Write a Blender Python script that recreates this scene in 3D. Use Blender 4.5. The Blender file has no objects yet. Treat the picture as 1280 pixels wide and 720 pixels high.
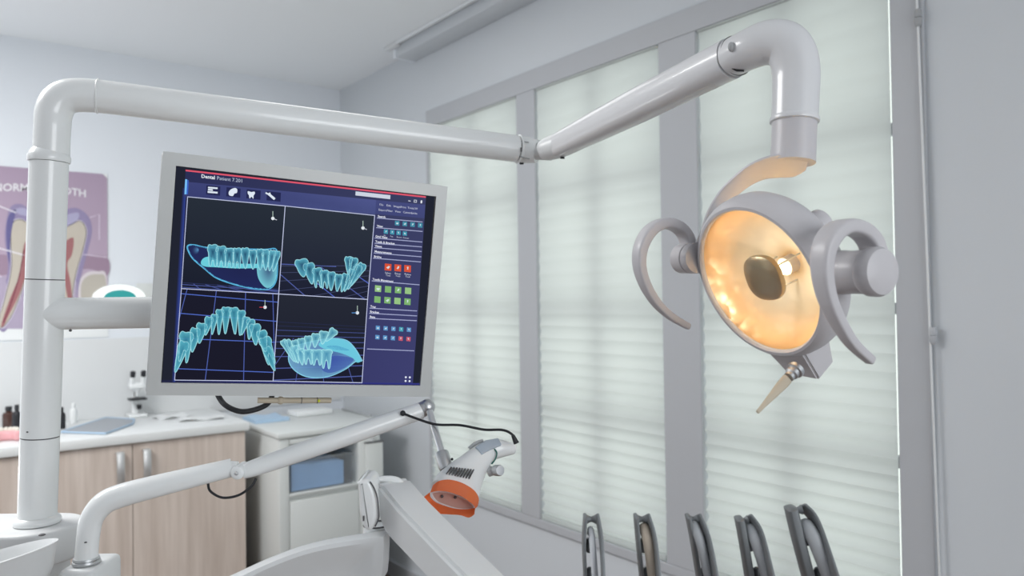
import bpy, bmesh, math, random
from math import sin, cos, tan, pi, radians, atan2, sqrt
from mathutils import Vector, Matrix, Quaternion
random.seed(7)
SC = bpy.context.scene
COL = SC.collection

# ------------------------------------------------------------------ camera
FPX = 963.0
YAW, PIT, ROLL = radians(37.2), radians(0.93), radians(0.81)
CAM = Vector((0, 0, 1.45))
fw = Vector((sin(YAW)*cos(PIT), cos(YAW)*cos(PIT), sin(PIT)))
_r = Vector((cos(YAW), -sin(YAW), 0)); _u = _r.cross(fw)
rt = _r*cos(ROLL) - _u*sin(ROLL)
up = _u*cos(ROLL) + _r*sin(ROLL)
cd = bpy.data.cameras.new('camera')
cd.sensor_width = 36.0; cd.lens = FPX*36.0/1280.0
cd.clip_start = 0.02; cd.clip_end = 100
cd.dof.use_dof = True; cd.dof.focus_distance = 1.12; cd.dof.aperture_fstop = 5.0
cam = bpy.data.objects.new('camera', cd); COL.objects.link(cam)
cam.matrix_world = Matrix(((rt.x, up.x, -fw.x, CAM.x), (rt.y, up.y, -fw.y, CAM.y), (rt.z, up.z, -fw.z, CAM.z), (0, 0, 0, 1)))
SC.camera = cam

def ray(x, y): return fw + rt*((x-640)/FPX) - up*((y-360)/FPX)
def P(x, y, d): return CAM + ray(x, y)*d
def on_plane(x, y, o, n):
    q = ray(x, y); return CAM + q*((o-CAM).dot(n)/q.dot(n))
def onX(x, y, X): return on_plane(x, y, Vector((X, 0, 0)), Vector((1, 0, 0)))
def onY(x, y, Y): return on_plane(x, y, Vector((0, Y, 0)), Vector((0, 1, 0)))
def onZ(x, y, Z): return on_plane(x, y, Vector((0, 0, Z)), Vector((0, 0, 1)))

# ------------------------------------------------------------------ light
SC.view_settings.view_transform = 'Standard'
SC.view_settings.look = 'None'
SC.view_settings.gamma = 1.0
SC.view_settings.use_curve_mapping = False
SC.view_settings.exposure = 0.0

XW, YB, YF, ZC = 1.966, 4.262, 3.643, 2.72     # window wall, back wall, counter front, ceiling
XL, Y0 = -2.6, -2.2

w = bpy.data.worlds.new('sky'); SC.world = w; w.use_nodes = True
bg = w.node_tree.nodes['Background']
bg.inputs[0].default_value = (0.95, 1.0, 0.965, 1); bg.inputs[1].default_value = 1.33

def area(name, loc, target, sx, sy, energy, col):
    l = bpy.data.lights.new(name, 'AREA'); l.shape = 'RECTANGLE'; l.size = sx; l.size_y = sy
    l.energy = energy; l.color = col
    o = bpy.data.objects.new(name, l); COL.objects.link(o); o.location = loc
    o.rotation_euler = (Vector(target)-Vector(loc)).to_track_quat('-Z', 'Y').to_euler()
    return o
area('ceiling_lamp_light', (-0.7, 2.45, 2.69), (-0.7, 2.45, 0), 1.2, 1.2, 64, (1.0, 0.995, 0.985))
area('ceiling_lamp_light', (1.1, 2.4, 2.69), (1.1, 2.4, 0), 0.6, 0.8, 3, (1.0, 0.995, 0.985))
area('upward_fill', (-0.55, 3.1, 0.9), (-0.55, 3.1, 3), 0.8, 0.9, 12, (0.95, 0.98, 1.0))  # added fill hanging in mid-air without a fixture, lifts the ceiling
area('rear_fill', (0.6, -2.1, 1.7), (0.6, 3.0, 1.6), 1.6, 1.4, 36, (0.95, 0.98, 1.0))  # added fill behind the camera, the front wall has no window

# ------------------------------------------------------------------ materials
def lin(c):
    def f(v):
        v /= 255.0
        return v/12.92 if v <= 0.04045 else ((v+0.055)/1.055)**2.4
    return (f(c[0]), f(c[1]), f(c[2]), 1.0)
def mat(name, col, rough=0.5, metal=0.0, coat=0.0, trans=0.0, ior=1.45, spec=0.5, bump=0.0, bscale=200, alpha=1.0, sheen=0.0, var=0.0):
    m = bpy.data.materials.new(name); m.use_nodes = True
    nt = m.node_tree; b = nt.nodes['Principled BSDF']
    b.inputs['Base Color'].default_value = (*col, 1)
    b.inputs['Roughness'].default_value = rough; b.inputs['Metallic'].default_value = metal
    b.inputs['Coat Weight'].default_value = coat; b.inputs['Coat Roughness'].default_value = 0.08
    b.inputs['Transmission Weight'].default_value = trans; b.inputs['IOR'].default_value = ior
    b.inputs['Specular IOR Level'].default_value = spec; b.inputs['Alpha'].default_value = alpha
    tc = nt.nodes.new('ShaderNodeTexCoord')
    nz = nt.nodes.new('ShaderNodeTexNoise'); nz.inputs['Scale'].default_value = bscale
    nt.links.new(tc.outputs['Object'], nz.inputs['Vector'])
    if bump:
        bp = nt.nodes.new('ShaderNodeBump'); bp.inputs['Strength'].default_value = bump; bp.inputs['Distance'].default_value = 0.002
        nt.links.new(nz.outputs['Fac'], bp.inputs['Height']); nt.links.new(bp.outputs[0], b.inputs['Normal'])
    if var:
        n2 = nt.nodes.new('ShaderNodeTexNoise'); n2.inputs['Scale'].default_value = bscale*0.1
        nt.links.new(tc.outputs['Object'], n2.inputs['Vector'])
        rp = nt.nodes.new('ShaderNodeMix'); rp.data_type = 'RGBA'
        rp.inputs[6].default_value = (*[c*(1-var) for c in col], 1); rp.inputs[7].default_value = (*[min(1, c*(1+var)) for c in col], 1)
        nt.links.new(n2.outputs['Fac'], rp.inputs[0]); nt.links.new(rp.outputs[2], b.inputs['Base Color'])
    return m

M = {}
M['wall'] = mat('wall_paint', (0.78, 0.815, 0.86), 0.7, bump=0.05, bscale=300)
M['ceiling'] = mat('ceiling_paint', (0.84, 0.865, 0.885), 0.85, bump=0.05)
M['wall_shaded'] = mat('window_wall_paint', (0.60, 0.63, 0.66), 0.65, bump=0.04, bscale=300)  # same paint as the other walls, darkened for the backlit side's shade
M['frame'] = mat('frame_paint', (0.455, 0.47, 0.495), 0.45)
M['white'] = mat('white_enamel', (0.85, 0.87, 0.87), 0.28, coat=0.5)
M['shaded_enamel'] = mat('shaded_enamel', (0.69, 0.695, 0.71), 0.3, coat=0.4)  # white enamel darkened to stand for weaker light towards the lamp
M['white2'] = mat('white_plastic', (0.72, 0.735, 0.74), 0.38, coat=0.15)
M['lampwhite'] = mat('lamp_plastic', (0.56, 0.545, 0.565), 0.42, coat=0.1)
M['cabwhite'] = mat('cabinet_lacquer', (0.68, 0.705, 0.69), 0.4)
M['counter'] = mat('worktop_laminate', (0.82, 0.84, 0.84), 0.3)
M['silver'] = mat('silver_plastic', (0.50, 0.51, 0.52), 0.42, metal=0.15, coat=0.1)
M['silver_light'] = mat('silver_front_plastic', (0.56, 0.575, 0.57), 0.42, metal=0.1)
M['chrome'] = mat('chrome', (0.75, 0.76, 0.78), 0.32, metal=1.0)
M['steel'] = mat('brushed_steel', (0.60, 0.61, 0.62), 0.38, metal=1.0)
M['black'] = mat('black_rubber', (0.02, 0.021, 0.025), 0.5)
M['seam'] = mat('dark_seam', (0.10, 0.10, 0.105), 0.6)
M['greyseam'] = mat('grey_seam', (0.36, 0.37, 0.38), 0.6)
M['grey'] = mat('grey_metal_paint', (0.22, 0.235, 0.245), 0.42, metal=0.35)
M['grey_dark'] = mat('dark_grey_plastic', (0.06, 0.065, 0.07), 0.4)
M['hose_grey'] = mat('grey_hose', (0.42, 0.44, 0.46), 0.45)
M['hose_white'] = mat('white_hose', (0.66, 0.68, 0.71), 0.4)
M['hose_beige'] = mat('beige_hose', (0.50, 0.43, 0.35), 0.45)
M['beige'] = mat('beige_plastic', (0.56, 0.49, 0.38), 0.5)
M['brownglass'] = mat('amber_glass', (0.07, 0.03, 0.022), 0.15, coat=0.4)
M['floor'] = mat('floor_vinyl', (0.16, 0.115, 0.095), 0.5, bscale=30, var=0.25)
M['blue'] = mat('blue_paper', (0.34, 0.56, 0.86), 0.8, bump=0.5, bscale=60, var=0.12)
M['bluepale'] = mat('pale_blue_film', (0.45, 0.62, 0.80), 0.5)
M['pink'] = mat('pink_gum', (0.80, 0.42, 0.44), 0.4)
M['tooth'] = mat('ivory_teeth', (0.78, 0.74, 0.66), 0.3)
M['tray'] = mat('grey_tray_metal', (0.36, 0.385, 0.42), 0.45, metal=0.15)
M['green'] = mat('green_strip', (0.03, 0.16, 0.13), 0.5)
M['display'] = mat('grey_display', (0.42, 0.48, 0.55), 0.2)
M['nickel'] = mat('satin_nickel', (0.66, 0.66, 0.65), 0.3, metal=0.8)

def glassy(name, col, mixf=0.12, rough=0.05):
    m = bpy.data.materials.new(name); m.use_nodes = True; nt = m.node_tree; nt.nodes.clear()
    o = nt.nodes.new('ShaderNodeOutputMaterial'); t = nt.nodes.new('ShaderNodeBsdfTransparent'); t.inputs[0].default_value = (*col, 1)
    g = nt.nodes.new('ShaderNodeBsdfGlossy'); g.inputs['Roughness'].default_value = rough
    mx = nt.nodes.new('ShaderNodeMixShader'); mx.inputs[0].default_value = mixf
    nt.links.new(t.outputs[0], mx.inputs[1]); nt.links.new(g.outputs[0], mx.inputs[2]); nt.links.new(mx.outputs[0], o.inputs[0])
    return m
M['glass'] = glassy('window_glass', (0.97, 0.99, 0.98), 0.06)
M['lens'] = glassy('lamp_lens', (1.0, 0.97, 0.94), 0.10, 0.12)
M['clearbox'] = glassy('clear_plastic', (0.95, 0.96, 0.97), 0.14, 0.25)

def translucent(name, tcol, dcol, f, rough=None):
    m = bpy.data.materials.new(name); m.use_nodes = True; nt = m.node_tree; nt.nodes.clear()
    o = nt.nodes.new('ShaderNodeOutputMaterial'); t = nt.nodes.new('ShaderNodeBsdfTranslucent'); t.inputs[0].default_value = (*tcol, 1)
    if rough is None:
        g = nt.nodes.new('ShaderNodeBsdfDiffuse')
    else:
        g = nt.nodes.new('ShaderNodeBsdfGlossy'); g.inputs['Roughness'].default_value = rough
    g.inputs[0].default_value = (*dcol, 1)
    mx = nt.nodes.new('ShaderNodeMixShader'); mx.inputs[0].default_value = f
    nt.links.new(t.outputs[0], mx.inputs[1]); nt.links.new(g.outputs[0], mx.inputs[2]); nt.links.new(mx.outputs[0], o.inputs[0])
    return m, nt, mx, o
M['blind'] = translucent('blind_fabric', (0.80, 0.82, 0.81), (0.76, 0.78, 0.77), 0.34)[0]
def orange_mat():
    m, nt, mx, o = translucent('orange_shield', (1.0, 0.33, 0.08), (0.95, 0.30, 0.11), 0.6)
    t = nt.nodes.new('ShaderNodeBsdfTransparent'); t.inputs[0].default_value = (1.0, 0.48, 0.25, 1)
    g = nt.nodes.new('ShaderNodeBsdfGlossy'); g.inputs['Roughness'].default_value = 0.15
    a = nt.nodes.new('ShaderNodeMixShader'); a.inputs[0].default_value = 0.18
    b = nt.nodes.new('ShaderNodeMixShader'); b.inputs[0].default_value = 0.06
    nt.links.new(mx.outputs[0], a.inputs[1]); nt.links.new(t.outputs[0], a.inputs[2])
    nt.links.new(a.outputs[0], b.inputs[1]); nt.links.new(g.outputs[0], b.inputs[2]); nt.links.new(b.outputs[0], o.inputs[0])
    return m
M['orange'] = orange_mat()
def reflector_mat():
    m, nt, mx, o = translucent('dichroic_reflector', (1.0, 0.74, 0.38), (0.88, 0.84, 0.78), 0.10)
    d = mx.inputs[2].links[0].from_node
    g = nt.nodes.new('ShaderNodeBsdfGlossy'); g.inputs['Roughness'].default_value = 0.38; g.inputs[0].default_value = (1.0, 0.92, 0.78, 1)
    b = nt.nodes.new('ShaderNodeMixShader'); b.inputs[0].default_value = 0.08
    vo = nt.nodes.new('ShaderNodeTexVoronoi'); vo.inputs['Scale'].default_value = 55
    tc = nt.nodes.new('ShaderNodeTexCoord'); nt.links.new(tc.outputs['Object'], vo.inputs['Vector'])
    bp = nt.nodes.new('ShaderNodeBump'); bp.inputs['Strength'].default_value = 0.7; bp.inputs['Distance'].default_value = 0.003
    nt.links.new(vo.outputs['Distance'], bp.inputs['Height'])
    nt.links.new(bp.outputs[0], g.inputs['Normal'])
    nt.links.new(mx.outputs[0], b.inputs[1]); nt.links.new(g.outputs[0], b.inputs[2]); nt.links.new(b.outputs[0], o.inputs[0])
    return m
M['reflector'] = reflector_mat()
def emit(name, col, s):
    m = bpy.data.materials.new(name); m.use_nodes = True; nt = m.node_tree; nt.nodes.clear()
    o = nt.nodes.new('ShaderNodeOutputMaterial'); e = nt.nodes.new('ShaderNodeEmission')
    e.inputs[0].default_value = (*col, 1); e.inputs[1].default_value = s
    nt.links.new(e.outputs[0], o.inputs[0]); return m
M['bulb'] = emit('halogen_filament', (1.0, 0.72, 0.42), 14)
M['ring_glow'] = emit('white_led_ring', (0.95, 1.0, 0.98), 1.3)
M['teal_glow'] = emit('teal_led_glass', (0.06, 0.42, 0.42), 0.9)
def ink_mat(name, emissive):
    m = bpy.data.materials.new(name); m.use_nodes = True; nt = m.node_tree; nt.nodes.clear()
    o = nt.nodes.new('ShaderNodeOutputMaterial'); va = nt.nodes.new('ShaderNodeVertexColor'); va.layer_name = 'ink'
    if emissive:
        e = nt.nodes.new('ShaderNodeEmission'); nt.links.new(va.outputs[0], e.inputs[0])
    else:
        e = nt.nodes.new('ShaderNodeBsdfDiffuse'); nt.links.new(va.outputs[0], e.inputs[0])
    t = nt.nodes.new('ShaderNodeBsdfTransparent'); mx = nt.nodes.new('ShaderNodeMixShader')
    nt.links.new(va.outputs[1], mx.inputs[0]); nt.links.new(t.outputs[0], mx.inputs[1]); nt.links.new(e.outputs[0], mx.inputs[2])
    nt.links.new(mx.outputs[0], o.inputs[0]); return m
M['screen_ink'] = ink_mat('screen_pixels', True)
M['print_ink'] = ink_mat('poster_print', False)
def wood_mat():
    m = bpy.data.materials.new('pale_wood_laminate'); m.use_nodes = True; nt = m.node_tree; b = nt.nodes['Principled BSDF']
    b.inputs['Roughness'].default_value = 0.45
    tc = nt.nodes.new('ShaderNodeTexCoord'); mp = nt.nodes.new('ShaderNodeMapping'); mp.inputs['Scale'].default_value = (16, 16, 0.9)
    nz = nt.nodes.new('ShaderNodeTexNoise'); nz.inputs['Scale'].default_value = 2.2; nz.inputs['Detail'].default_value = 6
    cr = nt.nodes.new('ShaderNodeValToRGB')
    cr.color_ramp.elements[0].position = 0.3; cr.color_ramp.elements[0].color = (0.56, 0.47, 0.41, 1)
    cr.color_ramp.elements[1].position = 0.72; cr.color_ramp.elements[1].color = (0.72, 0.63, 0.565, 1)
    nt.links.new(tc.outputs['Object'], mp.inputs[0]); nt.links.new(mp.outputs[0], nz.inputs['Vector'])
    nt.links.new(nz.outputs['Fac'], cr.inputs[0]); nt.links.new(cr.outputs[0], b.inputs['Base Color']); return m
M['wood'] = wood_mat()

# ------------------------------------------------------------------ builders
def thing(name, loc, label, cat, group=None):
    o = bpy.data.objects.new(name, None); COL.objects.link(o); o.location = loc; o.empty_display_size = 0.05
    o['label'] = label; o['category'] = cat
    if group: o['group'] = group
    return o
def root_of(o):
    while o.parent: o = o.parent
    return o
def obj(name, bm, m, parent=None, smooth=True, label=None, keep=False):
    """link a bmesh built in world coordinates as one mesh object"""
    bmesh.ops.recalc_face_normals(bm, faces=bm.faces) if not keep else None
    if parent is not None:
        off = root_of(parent).location
    else:
        c = Vector((0, 0, 0)); zs = 1e9
        for v in bm.verts: c += v.co; zs = min(zs, v.co.z)
        c /= max(1, len(bm.verts)); off = Vector((c.x, c.y, zs))
    for v in bm.verts: v.co -= off
    me = bpy.data.meshes.new(name); bm.to_mesh(me); bm.free()
    me.materials.append(M[m] if isinstance(m, str) else m)
    if smooth:
        me.shade_smooth()
        me.set_sharp_from_angle(angle=radians(38))
    o = bpy.data.objects.new(name, me); COL.objects.link(o)
    if parent is not None: o.parent = parent
    else: o.location = off
    if label: o['label'] = label
    return o
def tag(o, label, cat, group=None):
    o['label'] = label; o['category'] = cat
    if group: o['group'] = group
    return o
def struct(name, bm, m, parent=None, smooth=False):
    o = obj(name, bm, m, parent, smooth)
    if parent is None: o['kind'] = 'structure'
    return o

def box(bm, lo, hi, bev=0.0, seg=2, mx=None):
    g = bmesh.ops.create_cube(bm, size=1.0)
    vs = g['verts']
    c = [(a+b)/2 for a, b in zip(lo, hi)]; s = [abs(b-a) for a, b in zip(lo, hi)]
    for v in vs: v.co = Vector((v.co.x*s[0]+c[0], v.co.y*s[1]+c[1], v.co.z*s[2]+c[2]))
    if bev:
        es = list({e for v in vs for e in v.link_edges})
        r = bmesh.ops.bevel(bm, geom=es, offset=bev, segments=seg, profile=0.5, affect='EDGES')
        vs = list({v for f in r['faces'] for v in f.verts} | {v for v in vs if v.is_valid})
    if mx is not None:
        for v in vs: v.co = mx @ v.co
    return vs
def B(lo, hi, bev=0.0, seg=2, mx=None):
    bm = bmesh.new(); box(bm, lo, hi, bev, seg, mx); return bm

def crom(pts, n=8):
    """smooth path through points; items are tuples of equal length (Vector + scalars flattened)"""
    P_ = [tuple(p) for p in pts]
    out = []
    for i in range(len(P_)-1):
        p0 = P_[max(i-1, 0)]; p1 = P_[i]; p2 = P_[i+1]; p3 = P_[min(i+2, len(P_)-1)]
        for k in range(n):
            t = k/n
            out.append(tuple(0.5*((2*b)+(-a+c)*t+(2*a-5*b+4*c-d)*t*t+(-a+3*b-3*c+d)*t**3) for a, b, c, d in zip(p0, p1, p2, p3)))
    out.append(P_[-1]); return out

def sweep(bm, pts, side=None, n=20, power=2.0, cap=True, dome=0.0):
    """pts: (x,y,z,ra,rb). ra along 'side' (kept perpendicular to the path)."""
    pos = [Vector(p[:3]) for p in pts]; rings = []
    N = len(pos); fr = None
    for i in range(N):
        t = (pos[min(i+1, N-1)]-pos[max(i-1, 0)]).normalized()
        if side is not None:
            a = side(i/(N-1)) if callable(side) else side
            a = (a - t*a.dot(t)).normalized()
        else:
            if fr is None:
                a = t.orthogonal().normalized()
            else:
                a = fr - t*fr.dot(t); a.normalize()
            fr = a
        b = t.cross(a)
        ra, rb = pts[i][3], pts[i][4]
        ring = []
        for k in range(n):
            th = 2*pi*k/n; c, s = cos(th), sin(th)
            cc = abs(c)**(2/power)*(1 if c >= 0 else -1); ss = abs(s)**(2/power)*(1 if s >= 0 else -1)
            ring.append(bm.verts.new(pos[i]+a*(ra*cc)+b*(rb*ss)))
        rings.append(ring)
    for i in range(N-1):
        for k in range(n):
            bm.faces.new((rings[i][k], rings[i][(k+1) % n], rings[i+1][(k+1) % n], rings[i+1][k]))
    if cap:
        for ring, q, d in ((rings[0], pos[0], -1), (rings[-1], pos[-1], 1)):
            t = (pos[1]-pos[0]).normalized() if d < 0 else (pos[-1]-pos[-2]).normalized()
            cur = ring
            if dome > 0:
                for sc, off in ((0.85, 0.5), (0.55, 0.85)):
                    nr = [bm.verts.new(q+(v.co-q)*sc+t*d*off*dome) for v in ring]
                    for k in range(n): bm.faces.new((cur[k], cur[(k+1) % n], nr[(k+1) % n], nr[k]))
                    cur = nr
                cv = bm.verts.new(q+t*d*dome)
                for k in range(n): bm.faces.new((cur[k], cur[(k+1) % n], cv))
            else:
                bm.faces.new(cur if d > 0 else list(reversed(cur)))
    return bm
def tube(pts, r, n=20, smooth=0, dome=0.0, bm=None):
    """pts: list of Vectors, r number or list"""
    bm = bm or bmesh.new()
    rr = r if isinstance(r, (list, tuple)) else [r]*len(pts)
    L = [(p.x, p.y, p.z, q, q) for p, q in zip(pts, rr)]
    if smooth: L = crom(L, smooth)
    return sweep(bm, L, n=n, dome=dome)
def lathe(prof, o, ax, n=40, bm=None, closed=False):
    """prof: (r, h) along axis ax from o"""
    bm = bm or bmesh.new(); ax = ax.normalized(); a = ax.orthogonal().normalized(); b = ax.cross(a)
    rings = []
    for r, h in prof:
        if r < 1e-6: rings.append([bm.verts.new(o+ax*h)])
        else: rings.append([bm.verts.new(o+ax*h+(a*cos(2*pi*k/n)+b*sin(2*pi*k/n))*r) for k in range(n)])
    seq = list(zip(rings, rings[1:])) + ([(rings[-1], rings[0])] if closed else [])
    for A, Bq in seq:
        for k in range(n):
            q = []
            for v in (A[k % len(A)], A[(k+1) % len(A)], Bq[(k+1) % len(Bq)], Bq[k % len(Bq)]):
                if v not in q: q.append(v)
            if len(q) > 2: bm.faces.new(q)
    return bm
def ball(o, r, sx=1, sy=1, sz=1, bm=None):
    bm = bm or bmesh.new()
    g = bmesh.ops.create_uvsphere(bm, u_segments=24, v_segments=14, radius=r)
    for v in g['verts']: v.co = Vector((v.co.x*sx, v.co.y*sy, v.co.z*sz))+o
    return bm
def prism(outline, o, ex, ey, ez, depth, bev=0.0, seg=3, bm=None):
    """outline in (ex,ey) metres from o, extruded 'depth' along ez"""
    bm = bm or bmesh.new()
    f0 = [bm.verts.new(o+ex*x+ey*y) for x, y in outline]; f1 = [bm.verts.new(v.co+ez*depth) for v in f0]
    n = len(f0); bm.faces.new(f0); bm.faces.new(list(reversed(f1)))
    for k in range(n): bm.faces.new((f0[k], f1[k], f1[(k+1) % n], f0[(k+1) % n]))
    if bev:
        bmesh.ops.recalc_face_normals(bm, faces=bm.faces)
        es = [e for e in bm.edges if len(e.link_faces) == 2 and e.calc_face_angle(0) > radians(40)]
        bmesh.ops.bevel(bm, geom=es, offset=bev, segments=seg, profile=0.5, affect='EDGES')
    return bm
def torus(o, ax, R, r, n=48, m=10, bm=None):
    return lathe([(R+r*cos(2*pi*k/m), r*sin(2*pi*k/m)) for k in range(m)], o, ax, n, bm, closed=True)

# ------------------------------------------------------------------ room shell
struct('floor', B((XL, Y0, -0.1), (XW+0.3, YB+0.2, 0)), 'floor')
struct('ceiling', B((XL-0.2, Y0-0.2, ZC), (XW+0.3, YB+0.2, ZC+0.15)), 'ceiling')
struct('wall_back', B((XL-0.2, YB, 0), (XW+0.3, YB+0.2, ZC)), 'wall')
struct('wall_left', B((XL-0.2, Y0, 0), (XL, YB, ZC)), 'wall')
struct('wall_front', B((XL-0.2, Y0-0.2, 0), (XW+0.3, Y0, ZC)), 'wall')
ZS, ZH = 0.572, 2.303
WY = [(2.528, 3.240), (1.745, 2.408), (0.967, 1.588)]      # window openings along the wall
bm = bmesh.new()
box(bm, (XW, Y0, 0), (XW+0.22, WY[2][0], ZC))
box(bm, (XW, WY[0][1], 0), (XW+0.22, YB, ZC))
box(bm, (XW, WY[2][0], 0), (XW+0.22, WY[0][1], ZS))
box(bm, (XW, WY[2][0], ZH), (XW+0.22, WY[0][1], ZC))
box(bm, (XW, WY[2][1], ZS), (XW+0.22, WY[1][0], ZH))
box(bm, (XW, WY[1][1], ZS), (XW+0.22, WY[0][0], ZH))
struct('wall_right', bm, 'wall_shaded')
# painted surround board round the three openings
bm = bmesh.new()
xa, xb = XW-0.014, XW+0.0
e = 0.082
box(bm, (xa, WY[2][0]-e, ZH), (xb, WY[0][1]+0.015, ZH+e), 0.003)
box(bm, (xa, WY[2][0]-e, ZS-0.035), (xb, WY[0][1]+0.015, ZS), 0.003)
box(bm, (xa, WY[2][0]-e, ZS), (xb, WY[2][0], ZH), 0.003)
box(bm, (xa, WY[0][1], ZS), (xb, WY[0][1]+0.015, ZH), 0.002)
box(bm, (xa, WY[2][1], ZS), (xb, WY[1][0], ZH), 0.003)
box(bm, (xa, WY[1][1], ZS), (xb, WY[0][0], ZH), 0.003)
struct('trim_1', bm, 'frame')
for i, (y0, y1) in enumerate(WY):
    t = bpy.data.objects.new('window_%d' % (i+1), None); COL.objects.link(t); t.location = (XW+0.12, (y0+y1)/2, ZS); t['kind'] = 'structure'
    x0, x1 = XW+0.100, XW+0.150; s = 0.018
    bm = bmesh.new()
    box(bm, (x0, y0, ZS), (x1, y0+s, ZH)); box(bm, (x0, y1-s, ZS), (x1, y1, ZH))
    box(bm, (x0, y0+s, ZS), (x1, y1-s, ZS+s)); box(bm, (x0, y0+s, ZH-s), (x1, y1-s, ZH))
    obj('sash_frame', bm, 'frame', t, False)
    bm = bmesh.new()
    ym = [2.885, 2.078, 1.290][i]
    xb0, xb1 = XW+0.042, XW+0.068
    for z in (1.885, 1.415, 1.015): box(bm, (xb0, y0, z-0.015), (xb1, y1, z+0.015))
    box(bm, (xb0+0.002, ym-0.017, ZS+s), (xb1-0.002, ym+0.017, ZH-s))
    obj('glazing_bars', bm, 'frame', t, False)
    obj('glass_pane', B((XW+0.12, y0+s, ZS+s), (XW+0.124, y1-s, ZH-s)), 'glass', t, False)
# cable duct along the ceiling and window wall corner
yd = 3.36
t = thing('cable_duct', (XW-0.06, yd, ZC-0.055), 'long pale box duct running along the ceiling above the windows', 'duct')
obj('duct_body', B((XW-0.115, Y0+0.01, ZC-0.058), (XW-0.001, yd, ZC-0.001), 0.004), 'wall_shaded', t)
obj('end_cap', B((XW-0.122, yd, ZC-0.062), (XW-0.001, yd+0.02, ZC-0.001), 0.004), 'wall', t)
bm = bmesh.new(); box(bm, (XW-0.150, yd-0.05, ZC-0.016), (XW-0.117, yd+0.06, ZC-0.001), 0.003)
obj('clip', bm, 'white2', t)
obj('rail', B((XW-0.148, Y0+0.01, ZC-0.012), (XW-0.136, yd-0.051, ZC-0.001), 0.002), 'ceiling', t)
# wall panel (glossy white splashback) behind the counter
PX0 = onY(135, 450, YB).x; ZP = onY(182, 357, YB).z
struct('trim_2', B((PX0-0.6, YB-0.008, 0.88), (XW-0.02, YB, 1.29)), 'white2')
struct('baseboard_back', B((XL, YB-0.015, 0), (XW, YB, 0.08)), 'frame')
struct('baseboard_right', B((XW-0.015, Y0, 0), (XW, YB-0.02, 0.08)), 'frame')

# ------------------------------------------------------------------ pleated blinds
lab = ['white pleated blind on the far left window behind the monitor', 'white pleated blind on the middle window behind the arm joint', 'white pleated blind on the right window behind the dental lamp']
for i, (y0, y1) in enumerate(WY):
    t = thing('pleated_blind', (XW+0.02, (y0+y1)/2, ZS+0.004), lab[i], 'blind', None)
    bm = bmesh.new(); ya, yb = y0+0.0075, y1-0.006
    z = ZH-0.008; k = 0; rows = []
    xc = XW-0.003
    while z > ZS+0.03:
        f = (ZH-z)/(ZH-ZS); pitch = 0.070-0.028*min(1, f*1.4); amp = 0.0013+0.0046*f**1.8
        for q in range(8):
            ph = q/8; zz = z-pitch*ph
            if zz < ZS+0.022: break
            rows.append((zz, xc-amp*(1-2*abs(sin(pi*ph)))))
        z -= pitch
    nseg = 6; grid = []
    for (zz, xx) in rows:
        a = xx-xc
        grid.append([bm.verts.new((xx, ya+(yb-ya)*s/nseg+(a*0.5 if s == 0 else (-a*0.5 if s == nseg else 0)), zz)) for s in range(nseg+1)])
    for r0, r1 in zip(grid, grid[1:]):
        for s in range(nseg): bm.faces.new((r0[s], r0[s+1], r1[s+1], r1[s]))
    o = obj('fabric', bm, 'blind', t, True)
    obj('head_rail', B((XW-0.0135, ya, ZH-0.008), (XW+0.012, yb, ZH-0.001), 0.003), 'blind', t)
    obj('bottom_rail', B((XW-0.0125, ya, ZS+0.003), (XW+0.010, yb, ZS+0.023), 0.004), 'blind', t)
# thin rod with clips on the frame edge right of the windows
t = thing('blind_rod', (XW-0.02, 0.895, 0.5), 'thin white vertical rod with two small clips at the right edge of the window frame', 'rod')
a, b = onX(1145, -10, XW-0.020), onX(1176, 725, XW-0.020)
b.z = 0.60
obj('rod', tube([a+Vector((0, 0, 0.1)), b], 0.0028, 10), 'white2', t)
for (px, py) in ((1147.5, 22), (1166.5, 419)):
    c = onX(px, py, XW-0.019)
    bm = lathe([(0, -0.024), (0.005, -0.022), (0.0085, -0.015), (0.0085, -0.001), (0.006, 0), (0.0085, 0.001), (0.0085, 0.015), (0.007, 0.02), (0, 0.02)], c, Vector((0, 0, 1)), 16)
    box(bm, (c.x, c.y-0.004, c.z-0.008), (XW-0.013, c.y+0.004, c.z+0.008))
    obj('clip', bm, 'greyseam' if py < 100 else 'frame', t)

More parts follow.
